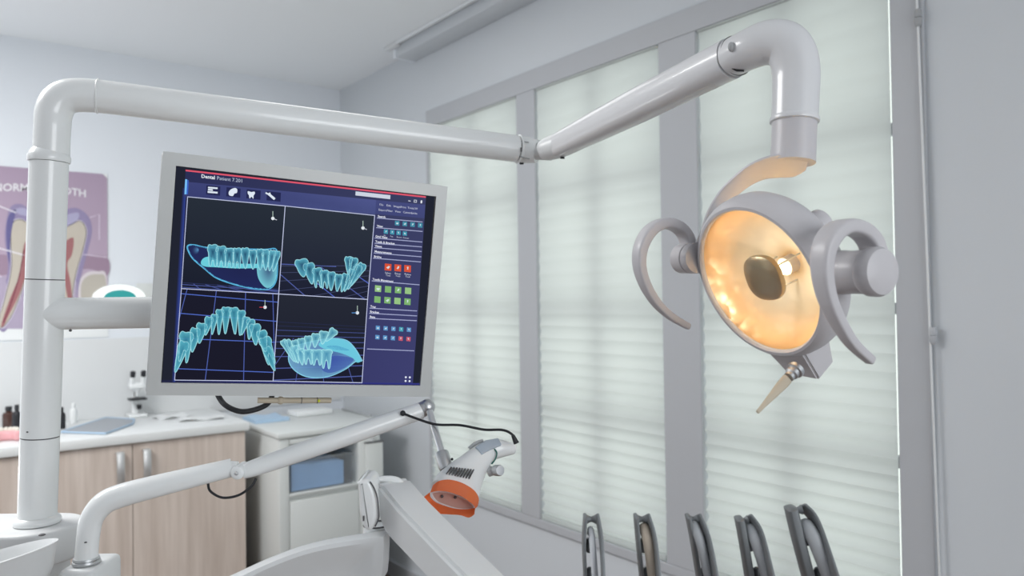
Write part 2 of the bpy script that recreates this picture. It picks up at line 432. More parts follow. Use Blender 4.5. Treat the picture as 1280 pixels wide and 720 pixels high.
# ------------------------------------------------------------------ 2D ink canvases
class Ink:
    def __init__(s, o, ex, ey, ez, clip=None):
        s.bm = bmesh.new(); s.cl = s.bm.loops.layers.float_color.new('ink'); s.o = o; s.ex = ex; s.ey = ey; s.ez = ez; s.h = 0.0
    def p(s, x, y):
        q = on_plane(x, y, s.o, s.ez); return q+s.ez*s.h
    def face(s, vs, cols):
        f = s.bm.faces.new([s.bm.verts.new(v) for v in vs])
        for l, c in zip(f.loops, cols): l[s.cl] = c
        return f
    def poly(s, pts, c, a=1.0, raw=False):
        c = c if raw else lin(c); c = (c[0], c[1], c[2], a)
        s.face([s.p(*q) for q in pts], [c]*len(pts))
    def grad(s, pts, cols, a=1.0):
        s.face([s.p(*q) for q in pts], [(*lin(c)[:3], a) for c in cols])
    def fan(s, ctr, pts, cc, rc, a0=1.0, a1=1.0):
        C0 = (*lin(cc)[:3], a0); C1 = (*lin(rc)[:3], a1); n = len(pts); cv = s.p(*ctr)
        for k in range(n):
            s.face([cv, s.p(*pts[k]), s.p(*pts[(k+1) % n])], [C0, C1, C1])
    def line(s, pts, w, c, a=1.0, closed=False):
        n = len(pts); cc = (*lin(c)[:3], a)
        L = []
        for i in range(n):
            if closed: p0, p1 = pts[i-1], pts[(i+1) % n]
            else: p0, p1 = pts[max(i-1, 0)], pts[min(i+1, n-1)]
            dx, dy = p1[0]-p0[0], p1[1]-p0[1]; l = sqrt(dx*dx+dy*dy) or 1
            L.append(((pts[i][0]-dy/l*w/2, pts[i][1]+dx/l*w/2), (pts[i][0]+dy/l*w/2, pts[i][1]-dx/l*w/2)))
        for i in range(n if closed else n-1):
            a0, b0 = L[i]; a1, b1 = L[(i+1) % n]
            s.face([s.p(*a0), s.p(*a1), s.p(*b1), s.p(*b0)], [cc]*4)
    def up(s, d=0.00006): s.h += d
    def done(s, name, m, parent):
        bm = s.bm; off = root_of(parent).location
        for v in bm.verts: v.co -= off
        me = bpy.data.meshes.new(name); bm.to_mesh(me); bm.free(); me.materials.append(M[m])
        o = bpy.data.objects.new(name, me); COL.objects.link(o); o.parent = parent; return o
def sm(pts, n=6, closed=True):
    """smooth closed 2D outline"""
    N = len(pts); out = []
    for i in range(N if closed else N-1):
        p0, p1, p2, p3 = (pts[(i-1) % N], pts[i], pts[(i+1) % N], pts[(i+2) % N]) if closed else (pts[max(i-1, 0)], pts[i], pts[i+1], pts[min(i+2, N-1)])
        for k in range(n):
            t = k/n
            out.append(tuple(0.5*((2*b)+(-a+c)*t+(2*a-5*b+4*c-d)*t*t+(-a+3*b-3*c+d)*t**3) for a, b, c, d in zip(p0, p1, p2, p3)))
    if not closed: out.append(pts[-1])
    return out
def text_mesh(body, size, bold=0.0):
    cu = bpy.data.curves.new('txt', 'FONT'); cu.body = body; cu.size = size; cu.offset = bold; cu.resolution_u = 2
    to = bpy.data.objects.new('txt', cu); COL.objects.link(to)
    dg = bpy.context.evaluated_depsgraph_get(); me = bpy.data.meshes.new_from_object(to.evaluated_get(dg))
    polys = [[tuple(me.vertices[v].co[:2]) for v in p.vertices] for p in me.polygons]
    COL.objects.unlink(to); bpy.data.objects.remove(to); bpy.data.meshes.remove(me); bpy.data.curves.remove(cu)
    return polys

# ------------------------------------------------------------------ tooth poster on the back wall
pc = onY(60, 320, YB)
po = thing('poster', (pc.x, YB, onY(60, 425, YB).z), 'pink poster of a tooth in cross section hung on the back wall behind the post', 'poster')
tl = onY(134, 218, YB-0.004); bl = onY(133, 421, YB-0.004)
PL = tl.x-0.62
obj('board', B((PL, YB-0.005, bl.z-0.0), (tl.x, YB-0.001, tl.z), 0.0), 'counter', po)
ik = Ink(Vector((0, YB-0.0056, 0)), Vector((1, 0, 0)), Vector((0, 0, 1)), Vector((0, -1, 0)))
def pw(x, z): # place by wall metres
    return Vector((x, YB-0.0056-ik.h, z))
top, bot = tl.z, bl.z+0.055
bgc = [(176, 158, 176), (172, 154, 174), (190, 172, 190), (188, 170, 188)]
ik.face([pw(PL, bot), pw(tl.x, bot), pw(tl.x, top-0.02), pw(tl.x-0.02, top), pw(PL, top)], [(*lin(c)[:3], 1) for c in (bgc[2], bgc[2], bgc[0], bgc[1], bgc[1])])
ik.up(0.0002)
# lower gum band and paler waves
ik.poly(sm([(-40, 330), (0, 318), (30, 326), (60, 330), (100, 320), (134, 322), (134, 345), (110, 336), (60, 345), (20, 342), (-40, 350)]), (172, 148, 168), 0.8)
ik.poly(sm([(-30, 352), (-8, 340), (6, 352), (2, 375), (-10, 398), (-40, 400)]), (218, 208, 226))
ik.up(0.0002)
# neighbouring tooth at right
ik.poly(sm([(98, 372), (99, 352), (108, 341), (122, 339), (133, 345), (133, 400), (120, 405), (100, 400)]), (214, 206, 210))
ik.up(0.0002)
ik.poly(sm([(101, 372), (102, 354), (110, 345), (122, 343), (132, 349), (132, 398), (120, 401), (103, 397)]), (188, 182, 172))
# main tooth: enamel outline, dentine, pulp canals
out = [(6, 300), (8, 275), (14, 258), (26, 255), (38, 262), (52, 270), (68, 268), (82, 262), (96, 260), (110, 270), (115, 288), (110, 312), (104, 335), (98, 360), (94, 395), (88, 410), (80, 395), (74, 360), (66, 335), (52, 330), (40, 342), (28, 372), (16, 400), (4, 415), (-6, 400), (2, 370), (10, 335)]
ik.up(0.0002); ik.poly(sm(out), (150, 140, 172))
ik.up(0.0002)
ik.poly([(-20, 352), (6, 345), (12, 372), (36, 345), (60, 338), (80, 350), (96, 352), (96, 411), (-20, 411)], (184, 172, 194), 0.9)
dent = [(13, 300), (14, 282), (22, 274), (34, 278), (52, 292), (70, 290), (86, 282), (100, 276), (108, 288), (104, 312), (97, 335), (92, 360), (89, 392), (84, 400), (78, 388), (73, 352), (64, 330), (50, 325), (36, 340), (26, 368), (14, 396), (2, 410), (-2, 400), (6, 372), (14, 335)]
ik.up(0.0002); ik.poly(sm(dent), (196, 188, 176)); ik.line(sm(dent), 1.6, (224, 218, 226), 1, True)
ik.up(0.0002)
ik.poly(sm([(18, 262), (30, 260), (44, 268), (60, 275), (84, 268), (98, 266), (96, 276), (80, 284), (56, 288), (36, 272), (24, 268)]), (172, 168, 196))
ik.poly(sm([(8, 300), (10, 272), (20, 262), (16, 280), (13, 300), (12, 330)]), (110, 106, 150))
ik.poly(sm([(84, 300), (92, 298), (90, 318), (84, 330), (88, 352), (90, 375), (86, 378), (80, 350), (74, 326), (60, 318), (44, 322), (34, 340), (24, 368), (10, 396), (4, 408), (2, 404), (12, 374), (26, 340), (28, 318), (32, 302), (40, 306), (48, 312), (66, 312), (76, 308)]), (164, 114, 116))
ik.up(0.0002)
ik.line(sm([(30, 312), (24, 345), (14, 378), (4, 404)], closed=False), 1.4, (120, 60, 78))
ik.line([(-30, 246), (20, 266)], 1.4, (232, 228, 236)); ik.line([(-30, 302), (30, 319)], 1.4, (232, 228, 236))
ik.line([(112, 272), (124, 268), (124, 300)], 1.0, (226, 214, 230)); ik.line([(104, 318), (134, 322)], 1.0, (226, 214, 230))
# heading NORMAL TOOTH, slightly arched in perspective
ik.up(0.0002)
hx0, hx1 = onY(-9, 250, YB).x, onY(107, 250, YB).x; hz = onY(50, 240, YB).z
polys = text_mesh('NORMAL TOOTH', 0.062, 0.0016)
mxx = max(x for p in polys for x, y in p)
for p in polys:
    vs = [pw(hx0+(hx1-hx0)*x/mxx, hz+y*0.80-0.012*(abs((x/mxx)-0.5)*2)**2) for x, y in p]
    ik.face(vs, [(0.78, 0.76, 0.80, 1)]*len(vs))
ik.done('print', 'print_ink', po)

# ------------------------------------------------------------------ base cabinets, worktop
ZT = 0.90; XR = 1.19
def cab(x0, x1, label, doors, hsides):
    t = thing('base_cabinet', ((x0+x1)/2, YF+0.3, 0), label, 'cabinet', None)
    obj('body', B((x0+0.001, YF+0.022, 0.10), (x1-0.001, YB-0.02, ZT-0.042), 0.001), 'wood', t, False)
    obj('plinth', B((x0+0.001, YF+0.06, 0.0), (x1-0.001, YB-0.02, 0.099)), 'greyseam', t, False)
    for (a, b), hs in zip(doors, hsides):
        d = obj('door', B((a+0.0015, YF+0.002, 0.105), (b-0.0015, YF+0.020, ZT-0.045), 0.001), 'wood', t, False)
        if hs is None: continue
        hx = b-0.052 if hs > 0 else a+0.052
        zt, zb = 0.830, 0.668
        pts = [(hx, YF+0.002, zt-0.006, .016, .0035), (hx, YF-0.022, zt-0.002, .016, .0035), (hx, YF-0.028, zt-0.025, .016, .0035), (hx, YF-0.032, (zt+zb)/2, .016, .0035), (hx, YF-0.028, zb+0.025, .016, .0035), (hx, YF-0.022, zb+0.002, .016, .0035), (hx, YF+0.002, zb+0.006, .016, .0035)]
        obj('handle', sweep(bmesh.new(), crom(pts, 5), side=Vector((1, 0, 0)), n=12, power=4), 'nickel', d)
    return t
cab(0.215, XR, 'pale wood cabinet with two doors and silver bow handles under the white worktop', [(0.215, 0.703), (0.703, XR-0.004)], [1, -1])
cab(-0.76, 0.213, 'pale wood cabinet behind the white post at the left edge', [(-0.76, -0.275), (-0.275, 0.213)], [1, -1])
bm = B((-0.80, YF-0.012, ZT-0.040), (XR+0.012, YB-0.009, ZT), 0.004)
tag(obj('worktop', bm, 'counter'), 'long white laminate worktop on the pale wood cabinets', 'worktop')

# grey flat tray on the worktop
def quadz(px, z): return [onZ(x, y, z) for x, y in px]
q = quadz([(76, 541.5), (132, 523.5), (168, 525.5), (166, 531), (132, 543.5)], ZT+0.0005)
ctr = sum(q, Vector())/len(q)
t = thing('metal_tray', (ctr.x, ctr.y, ZT), 'flat grey metal tray lying on the worktop between post and monitor', 'tray')
def flat(q, h, bev=0.002):
    bm = bmesh.new(); lo = [bm.verts.new(v) for v in q]; hi = [bm.verts.new(v+Vector((0, 0, h))) for v in q]; n = len(q)
    bm.faces.new(lo); bm.faces.new(hi)
    for k in range(n): bm.faces.new((lo[k], lo[(k+1) % n], hi[(k+1) % n], hi[k]))
    bmesh.ops.recalc_face_normals(bm, faces=bm.faces)
    if bev: bmesh.ops.bevel(bm, geom=list(bm.edges), offset=bev, segments=2, affect='EDGES')
    return bm
obj('tray_plate', flat(q, 0.006, 0.0015), 'tray', t)
obj('tray_rim', tube([v+Vector((0, 0, 0.006)) for v in q]+[q[0]+Vector((0, 0, 0.006))], 0.0035, 10), 'bluepale', t)
# white paper sheets and a folded glove
for k, (px, py, wdt, dp, rz, lb) in enumerate(((215, 521, 0.16, 0.12, 0.2, 'white paper sheet beside the microscope on the worktop'), (252, 524, 0.20, 0.10, -0.25, 'white paper sheet at the right end of the worktop'))):
    c = onZ(px, py, ZT)
    mxr = Matrix.Translation(Vector((c.x, c.y, ZT+0.0008+k*0.002))) @ Matrix.Rotation(rz, 4, 'Z')
    bm = bmesh.new(); bmesh.ops.create_grid(bm, x_segments=10, y_segments=8, size=0.5)
    for v in bm.verts: v.co = Vector((v.co.x*wdt, v.co.y*dp, 0.004*(1+sin(v.co.x*9+k)*cos(v.co.y*7))))
    r = bmesh.ops.solidify(bm, geom=list(bm.faces), thickness=0.0015)
    for v in bm.verts: v.co = mxr @ v.co
    tag(obj('paper_sheet', bm, 'counter'), lb, 'paper', None)
# bottles
def bottle(px, py, h, r, m, label, capm='black', z=ZT, pump=False, name='bottle'):
    c = onZ(px, py, z)
    t = thing(name, (c.x, c.y, z), label, 'bottle')
    obj('bottle_body', lathe([(0, 0.0005), (r*0.9, 0.0005), (r, 0.004), (r, h*0.62), (r*0.85, h*0.72), (r*0.42, h*0.78), (r*0.42, h*0.84), (0, h*0.84)], c, Vector((0, 0, 1)), 24), m, t)
    obj('cap', lathe([(0, h*0.80), (r*0.5, h*0.80), (r*0.52, h*0.84), (r*0.52, h*0.97), (r*0.45, h), (0, h)], c, Vector((0, 0, 1)), 20), capm, t)
    return t
def wz(px, py0, py1, z=ZT):   # bottle height seen between two image rows
    c = onZ(px, py1, z); v = (c-CAM).dot(fw); return (py1-py0)/FPX*v
bottle(11, 536, wz(11, 508, 536), 0.026, 'brownglass', 'short amber bottle with black cap left of the white post')
bottle(21, 541, wz(21, 506, 541), 0.017, 'black', 'tall black bottle close to the left side of the post')
bottle(77, 536, wz(77, 509, 536), 0.016, 'black', 'small black bottle just right of the post')
bottle(92, 529, wz(92, 504, 529), 0.016, 'counter', 'slim white bottle right of the black one on the worktop', 'counter')
# gum and teeth model
c = onZ(4, 553, ZT)
t = thing('denture_model', (c.x, c.y, ZT), 'pink dental gum model on the worktop at the left edge', 'denture model')
bm = bmesh.new()
arc = [(c.x+0.05*cos(a_), c.y+0.04*sin(a_), ZT+0.022, 0.014, 0.021) for a_ in [pi*k/14*1.0-0.1 for k in range(15)]]
sweep(bm, arc, side=Vector((0, 0, 0.9)).cross(Vector((0.3, 0.2, 0))).normalized(), n=14, power=2.6, dome=0.006)
bm.free(); bm = bmesh.new()
sweep(bm, [(p[0], p[1], p[2], 0.021, 0.015) for p in arc], side=Vector((0, 0, 1)), n=14, power=2.6, dome=0.006)
obj('gum', bm, 'pink', t)
for k in range(10):
    a_ = pi*(k+0.5)/10-0.1
    p = Vector((c.x+0.05*cos(a_), c.y+0.04*sin(a_), ZT+0.046))
    obj('tooth', ball(p, 0.0085, 1, 0.8, 1.3), 'tooth', t)
# microscope
c = onZ(171, 521.0, ZT)
hm = wz(171, 464, 521)
t = thing('microscope', (c.x, c.y, ZT), 'white microscope with two black eyepieces on the worktop', 'microscope')
s = hm/0.30
def L(x, y, z): return Vector((c.x+x*s, c.y+y*s, ZT+z*s))
obj('foot', B(L(-0.055, -0.06, 0.001), L(0.055, 0.08, 0.022), 0.006*s), 'white', t)
obj('column', sweep(bmesh.new(), crom([(*L(0, 0.05, 0.02), .022*s, .02*s), (*L(0, 0.06, 0.09), .018*s, .016*s), (*L(0, 0.045, 0.15), .018*s, .016*s), (*L(0, 0.01, 0.19), .022*s, .02*s)], 5), side=Vector((1, 0, 0)), power=3, dome=0.004), 'white', t)
obj('stage', B(L(-0.05, -0.05, 0.112), L(0.055, 0.04, 0.124), 0.002), 'black', t)
obj('nosepiece', lathe([(0, -0.055*s), (0.008*s, -0.05*s), (0.012*s, -0.02*s), (0.022*s, -0.01*s), (0.024*s, 0), (0, 0.005*s)], L(0, -0.01, 0.185), Vector((0, 0.1, 1))), 'white', t)
obj('head', B(L(-0.048, -0.045, 0.185), L(0.048, 0.03, 0.225), 0.012*s, 3), 'white', t)
for sx in (-1, 1):
    e_ = obj('eyepiece_tube', lathe([(0, -0.01*s), (0.016*s, -0.01*s), (0.015*s, 0.045*s), (0, 0.045*s)], L(sx*0.032, -0.03, 0.225), Vector((0, -0.35, 1))), 'white', t)
    obj('eyepiece', lathe([(0, 0.045*s), (0.015*s, 0.045*s), (0.017*s, 0.075*s), (0.014*s, 0.082*s), (0, 0.082*s)], L(sx*0.032, -0.03, 0.225), Vector((0, -0.35, 1))), 'black', e_)
bm = lathe([(0, 0), (0.014*s, 0), (0.014*s, 0.02*s), (0, 0.02*s)], L(0.018, 0.05, 0.06), Vector((1, 0, 0)), 20)
obj('focus_knob', bm, 'black', t)
obj('condenser', lathe([(0, 0), (0.012*s, 0), (0.016*s, 0.03*s), (0, 0.03*s)], L(0.012, -0.01, 0.05), Vector((0, 0, 1)), 20), 'black', t)

# glowing teal lamp on the back wall behind the monitor arm, with its grey box
c = onY(150, 372, YB-0.03)
t = thing('wall_lamp', (c.x, YB, c.z-0.06), 'glowing white ring lamp with a teal centre above the monitor arm', 'lamp')
ox = Vector((c.x, YB-0.002, c.z))
k_ = (onY(183, 372, YB).x-onY(118, 372, YB).x)/2
def ell(rx, rz, y0_, y1_, z0, n=40):
    bm = bmesh.new(); a_ = []
    for y_, f_ in ((y0_, 1.0), (y1_+0.006, 1.0), (y1_, 0.93)):
        a_.append([bm.verts.new((ox.x+rx*f_*cos(2*pi*q/n), y_, z0+rz*f_*sin(2*pi*q/n))) for q in range(n)])
    bm.faces.new(a_[0]); bm.faces.new(a_[2])
    for A, Bq in zip(a_, a_[1:]):
        for q in range(n): bm.faces.new((A[q], A[(q+1) % n], Bq[(q+1) % n], Bq[q]))
    return bm
obj('housing', ell(k_*1.03, k_*0.62, YB-0.001, YB-0.02, c.z-0.005), 'white', t)
obj('light_ring', ell(k_, k_*0.58, YB-0.021, YB-0.035, c.z-0.005), 'ring_glow', t)
obj('centre_glass', ell(k_*0.62, k_*0.34, YB-0.036, YB-0.045, c.z-0.002), 'teal_glow', t)
a = onY(170, 354, YB); b = onY(200, 385, YB)
tag(obj('wall_box', B((a.x, YB-0.012, b.z), (b.x, YB-0.001, a.z), 0.002), 'cabwhite'), 'pale grey wall box right of the teal lamp', 'box')

# ------------------------------------------------------------------ white drawer cabinet in the corner
cz = 0.86
c0 = onZ(348, 542.5, cz); cxl, cyf = c0.x, c0.y
c1 = onY(456, 560, cyf); cxr = c1.x; c2 = onY(475.5, 560, cyf); cxe = c2.x
cyb = 4.02
t = thing('drawer_cabinet', ((cxl+cxr)/2, (cyf+cyb)/2, 0), 'white drawer cabinet with an open bin shelf in the corner', 'cabinet')
zn1 = onY(400, 556, cyf).z; zn0 = onY(400, 612, cyf).z   # niche
xi0, xi1 = onY(362, 580, cyf).x, onY(449, 580, cyf).x
wl = 0.018
bm = bmesh.new()
zn1 = onY(445, 548, cyf).z; zn0 = onY(405, 611, cyf).z
box(bm, (cxl+0.004, cyf+0.004, 0.06), (xi0, cyb, cz-0.028), 0.004)                 # left side
box(bm, (xi1, cyf+0.004, 0.06), (cxe, cyb, zn1+0.006), 0.004)                         # right side
box(bm, (xi0, cyf+0.02, 0.06), (xi1, cyb, zn0-0.012))
box(bm, (xi0, cyf+0.02, zn1+0.006), (xi1+0.02, cyb, cz-0.03))
box(bm, (xi0, cyf+0.42, zn0-0.012), (xi1, cyb, zn1+0.006))
obj('body', bm, 'cabwhite', t)
obj('top', B((cxl-0.004, cyf-0.004, cz-0.026), (1.832, cyb, cz), 0.006), 'cabwhite', t)
obj('drawer', B((xi0+0.002, cyf+0.001, zn1+0.010), (xi1+0.012, cyf+0.019, cz-0.032), 0.003), 'cabwhite', t)
obj('shelf', B((xi0, cyf+0.002, zn0-0.012), (xi1, cyf+0.40, zn0), 0.002), 'cabwhite', t)
zd = onY(405, 620, cyf).z
obj('door', B((xi0+0.002, cyf+0.001, 0.07), (xi1-0.002, cyf+0.019, zd), 0.003), 'cabwhite', t)
obj('side_column', B((cxr, cyf-0.02, 0.03), (cxe+0.004, cyf+0.003, onY(465, 553, cyf).z), 0.003), 'cabwhite', t)
zk = onY(465, 553, cyf).z
obj('column_cap', B((cxr-0.002, cyf-0.021, zk), (cxe+0.006, cyf+0.05, zk+0.006)), 'seam', t)
kb = Vector(((cxr+cxe)/2, cyf+0.01, zk+0.006))
obj('knob', lathe([(0, 0), (0.012, 0), (0.012, 0.008), (0.017, 0.014), (0.018, 0.024), (0.012, 0.031), (0, 0.033)], kb, Vector((0, 0, 1)), 24), 'white', t)
for sx in (0.02, cxr-cxl-0.02):
    for sy in (0.03, cyb-cyf-0.03):
        bm = lathe([(0, 0), (0.02, 0.0), (0.025, 0.03), (0.02, 0.06), (0, 0.06)], Vector((cxl+sx+0.01*(1 if sx < 0.1 else -1), cyf+sy, 0)), Vector((0, 0, 1)), 16)
        obj('foot', bm, 'black', t)
tag(obj('metal_rail', B((1.812, 3.62, cz+0.0005), (1.828, 3.95, cz+0.014), 0.003), 'steel'), 'short grey metal rail lying on top of the corner cabinet', 'rail')
# storage bin with blue wrapped packs
byf = cyf+0.012
t = thing('storage_bin', ((xi0+xi1)/2, byf+0.15, zn0+0.001), 'clear plastic bin on the open shelf of the corner cabinet', 'bin')
bh = onY(400, 570, byf).z-zn0
bx0, bx1 = xi0+0.008, xi1-0.03
bm = bmesh.new()
for lo, hi in (((bx0, byf, zn0+.001), (bx1, byf+.003, zn0+bh)), ((bx0, byf+.003, zn0+.001), (bx0+.003, byf+.30, zn0+bh)), ((bx1-.003, byf+.003, zn0+.001), (bx1, byf+.30, zn0+bh)), ((bx0+.003, byf+.297, zn0+.001), (bx1-.003, byf+.30, zn0+bh)), ((bx0+.003, byf+.003, zn0+.001), (bx1-.003, byf+.297, zn0+.004))):
    box(bm, lo, hi)
obj('bin_body', bm, 'clearbox', t, False)
bm = bmesh.new()
for lo, hi in (((bx0-.006, byf-.008, 0), (bx1+.006, byf, 0)), ((bx0-.006, byf+.301, 0), (bx1+.006, byf+.306, 0)), ((bx0-.006, byf, 0), (bx0-0.0005, byf+.301, 0)), ((bx1+0.0005, byf, 0), (bx1+.006, byf+.301, 0))):
    box(bm, (lo[0], lo[1], zn0+bh-.012), (hi[0], hi[1], zn0+bh), 0.002)
obj('rim', bm, 'clearbox', t)
bm = bmesh.new()
bmesh.ops.create_cube(bm, size=1)
bmesh.ops.subdivide_edges(bm, edges=list(bm.edges), cuts=7, use_grid_fill=True)
for v in bm.verts:
    x, y, z = v.co; z += 0.04*sin(9*x+2)*cos(7*y) if z > 0.3 else 0
    v.co = Vector((bx0+0.008+(x+0.5)*(bx1-bx0)*0.84, byf+0.15+y*0.28, zn0+0.006+(z+0.5)*bh*(0.74-0.06*x)))
tag(obj('cloth_pack', bm, 'blue'), 'bundle of folded blue cloth inside the clear bin', 'cloth')
# pale box and blue cloth behind the monitor's lower edge
a = onZ(386, 516, cz); b_ = onZ(432, 512, cz)
tag(obj('carton', B((1.52, 3.86, cz+0.001), (1.72, 3.99, cz+0.028), 0.004), 'counter'), 'low white box on the back of the corner cabinet top', 'box')
bm = bmesh.new(); bmesh.ops.create_cube(bm, size=1); bmesh.ops.subdivide_edges(bm, edges=list(bm.edges), cuts=5, use_grid_fill=True)
for v in bm.verts:
    x, y, z = v.co; v.co = Vector((1.37+x*0.17, 3.89+y*0.2, cz+0.001+(z+0.5)*0.016*(1+0.3*sin(8*x)*cos(6*y))))
tag(obj('folded_cloth', bm, 'bluepale'), 'pale blue folded cloth on the corner cabinet beside the worktop', 'cloth')

# ------------------------------------------------------------------ dental post with swing arm
DP = 1.20
def PT(*a): return [P(*q) for q in a]
pb, pt_ = P(46.5, 652, DP), P(63, 150, DP)
post_dir = (pt_-pb).normalized()
t = thing('dental_post', pb, 'white vertical post with bent top arm standing left of the monitor', 'post')
def onpost(y, d=DP):
    f_ = (y-150)/(652-150); return P(63+(46.5-63)*f_, y, d)
rp = 0.0272
obj('lower_post', tube([onpost(652), onpost(546.5)], rp*1.0, 40), 'white', t)
obj('seam_ring', tube([onpost(546.5), onpost(545)], rp*0.97, 40), 'seam', t)
obj('middle_post', tube([onpost(545), onpost(350)], rp*1.01, 40), 'white', t)
obj('seam_ring', tube([onpost(350), onpost(348.7)], rp*0.97, 40), 'seam', t)
obj('upper_post', tube([onpost(348.7), onpost(203)], rp*1.0, 40), 'white', t)
obj('collar', lathe([(0.024, 0), (rp*1.07, 0.0), (rp*1.10, 0.003), (rp*1.10, 0.008), (rp*1.0, 0.015), (0.024, 0.02)], onpost(202.5), post_dir, 48), 'white', t)
obj('pin_hole', ball(P(39, 338, DP-0.0245), 0.0016), 'seam', t)
obj('pin_hole', ball(onpost(536)-fw*0.0262+rt*(-0.003), 0.0014, 1.6, 1.6, 1), 'seam', t)
# elbow + horizontal arm, one bent tube
ax = [P(64.2, 192, DP), P(65.5, 160, DP), P(67, 142, DP+0.002), P(72.5, 129, DP+0.004), P(83, 121.3, DP+0.008), P(97, 119, DP+0.014), P(122, 120, DP+0.025)]
bm = tube(ax, [.0255, .0257, .0262, .0264, .0264, .0263, .0262], 36, 6)
obj('elbow', bm, 'white', t)
ae = P(645, 186, 1.50)
aa = P(122, 120, DP+0.025)
obj('arm_ring', torus(aa, (ae-aa).normalized(), 0.0262, 0.0018), 'white', t)
obj('swing_arm', tube([aa, aa.lerp(ae, 0.5), ae], [.0262, .0262, .0262], 36), 'white', t)
# monitor side branch
ba, bb = P(61, 392, DP), P(300, 389, DP+0.05)
obj('monitor_branch', tube([ba, P(80, 392, DP+0.004), P(84, 392, DP+0.006), bb], [.0250, .0250, .0250, .0250], 36), 'white', t)
ps = P(88, 413, DP-0.006)
obj('screw', ball(ps, 0.0022), 'seam', t)
# flange and hub
obj('flange', lathe([(0, -0.002), (0.0325, -0.002), (0.0335, 0.002), (0.0325, 0.005), (0.0295, 0.008), (0.027, 0.010), (0, 0.012)], pb, Vector((0, 0, 1)), 48), 'white', t)
hz_ = pb.z-0.003
n = 24; L0 = -rt.copy(); L0.z = 0; L0.normalize(); F0 = Vector((-L0.y, L0.x, 0))
outl = []
for k in range(n+1):
    a_ = -pi/2+pi*k/n; outl.append((-(cos(a_))*0.066, sin(a_)*0.066))
for k in range(n+1):
    a_ = pi/2+pi*k/n; outl.append((0.15-cos(a_)*0.066, sin(a_)*0.066))
hc = Vector((pb.x, pb.y, hz_-0.052))
obj('hub', prism([(x_, y_) for x_, y_ in outl], hc, L0, F0, Vector((0, 0, 1)), 0.052, 0.006), 'white2', t)
obj('hub_mark', ball(P(52.5, 668.5, 1.128), 0.0022, 2.2, 2.2, 0.7), 'seam', t)
obj('stem', tube([hc+Vector((0, 0, 0.002)), Vector((hc.x, hc.y, 0.3))], 0.045, 32), 'white2', t)

# ------------------------------------------------------------------ spring arm (joint to lamp elbow)
j0 = P(646.2, 186.1, 1.5025)
t = thing('spring_arm', j0, 'white tapered spring arm rising from the joint to the dental lamp', 'arm')
dj = (ae-aa).normalized()
obj('ring', torus(j0+dj*0.0024, dj, 0.0262, 0.0022), 'white', t)
obj('joint_sleeve', tube([j0, j0+dj*0.018, P(672, 189.5, 1.502)], [.0262, .0262, .0225], 32), 'white', t)
obj('joint_neck', tube([P(660, 188.5, 1.50), P(690, 190, 1.49)], .0165, 28), 'white2', t)
s0, s1 = P(681, 187.5, 1.475), P(703, 181, 1.455)
obj('knuckle', tube([P(677, 189, 1.480), P(684, 186.5, 1.475), P(701, 181, 1.455)], [.0180, .0222, .0245], 32, dome=0.004), 'white2', t)
e0, e1 = P(699, 181.5, 1.457), P(914, 73, 1.033)
sd = (e1-e0).normalized(); camup = up
pts = []
for f_ in [0, .04, .3, .55, .75, .9, 1.0]:
    p_ = e0.lerp(e1, f_); r_ = 0.0238+0.0045*min(1, f_*2.2)-0.001*f_
    if f_ == 0: r_ = 0.0240
    pts.append((*p_, r_, r_*0.92))
obj('arm_cover', sweep(bmesh.new(), pts, side=up, n=32, power=2.3), 'shaded_enamel', t)
# lower cover strip seam
ls = []
for f_ in [0.04, .3, .6, .85, .93]:
    p_ = e0.lerp(e1, f_); ls.append((*(p_-up*(0.0215+0.0035*f_)), 0.0030, 0.010))
obj('lower_strip', sweep(bmesh.new(), ls, side=up, n=12, power=3), 'white2', t)
for (px, py, d_) in ((651.5, 187, 1.472), (692, 183.5, 1.445)):
    c_ = P(px, py, d_)
    obj('slot', sweep(bmesh.new(), [(*(c_-up*0.004), .0013, .0013), (*(c_+up*0.004), .0013, .0013)], n=10), 'seam', t)
for (px, py, d_) in ((652, 204.3, 1.492), (703, 197.3, 1.448)):
    c_ = P(px, py, d_); obj('grub_screw', sweep(bmesh.new(), [(*(c_-rt*0.004), .002, .002), (*(c_+rt*0.004), .002, .002)], n=10), 'black', t)
for (xa1, ya1, xb1, yb1, d_) in ((650, 176.5, 661, 178, 1.482), (649, 195.5, 662, 198.5, 1.482)):
    obj('seam_line', tube([P(xa1, ya1, d_), P(xb1, yb1, d_)], 0.0011, 8), 'greyseam', t)

# ------------------------------------------------------------------ dental lamp
LC = P(943.5, 353.5, 0.93)
def camv(x, y, z): return rt*x+up*y-fw*z
vray = ray(943.5, 353.5).normalized()
# the frame of the head: Z out of the reflector, X along the tilt axis
Zl = camv(-0.672+0.10, -0.379, 0.635+0.06).normalized()
Zl = camv(-0.672, -0.379, 0.635)
Rq = Vector((0, 0, -1))
# rotate from optical axis to the lamp's own line of sight
rot = (fw).rotation_difference(vray)
Zl = (rot @ Zl).normalized()
Xl = camv(0.687, 0, 0.727); Xl = rot @ Xl
Xl = (Xl-Zl*Xl.dot(Zl)).normalized(); Yl = Zl.cross(Xl)
def LL(x, y, z): return LC+Xl*x+Yl*y+Zl*z
def lpx(px, py, x): return on_plane(px, py, LC+Xl*x, Xl)
lamp = thing('dental_lamp', LC, 'lit white dental operating lamp with amber reflector in front of the right window', 'dental lamp')
RR = 0.0915
prof = [(RR, -0.030), (RR-0.0005, -0.003), (RR+0.0015, 0.0), (RR+0.005, -0.0005), (RR+0.009, -0.005), (RR+0.0125, -0.014), (RR+0.0135, -0.026), (RR+0.012, -0.037), (RR+0.007, -0.046), (RR-0.002, -0.052), (RR-0.004, -0.048), (RR, -0.042)]
obj('housing_ring', lathe(prof, LC, Zl, 72, closed=True), 'lampwhite', lamp)
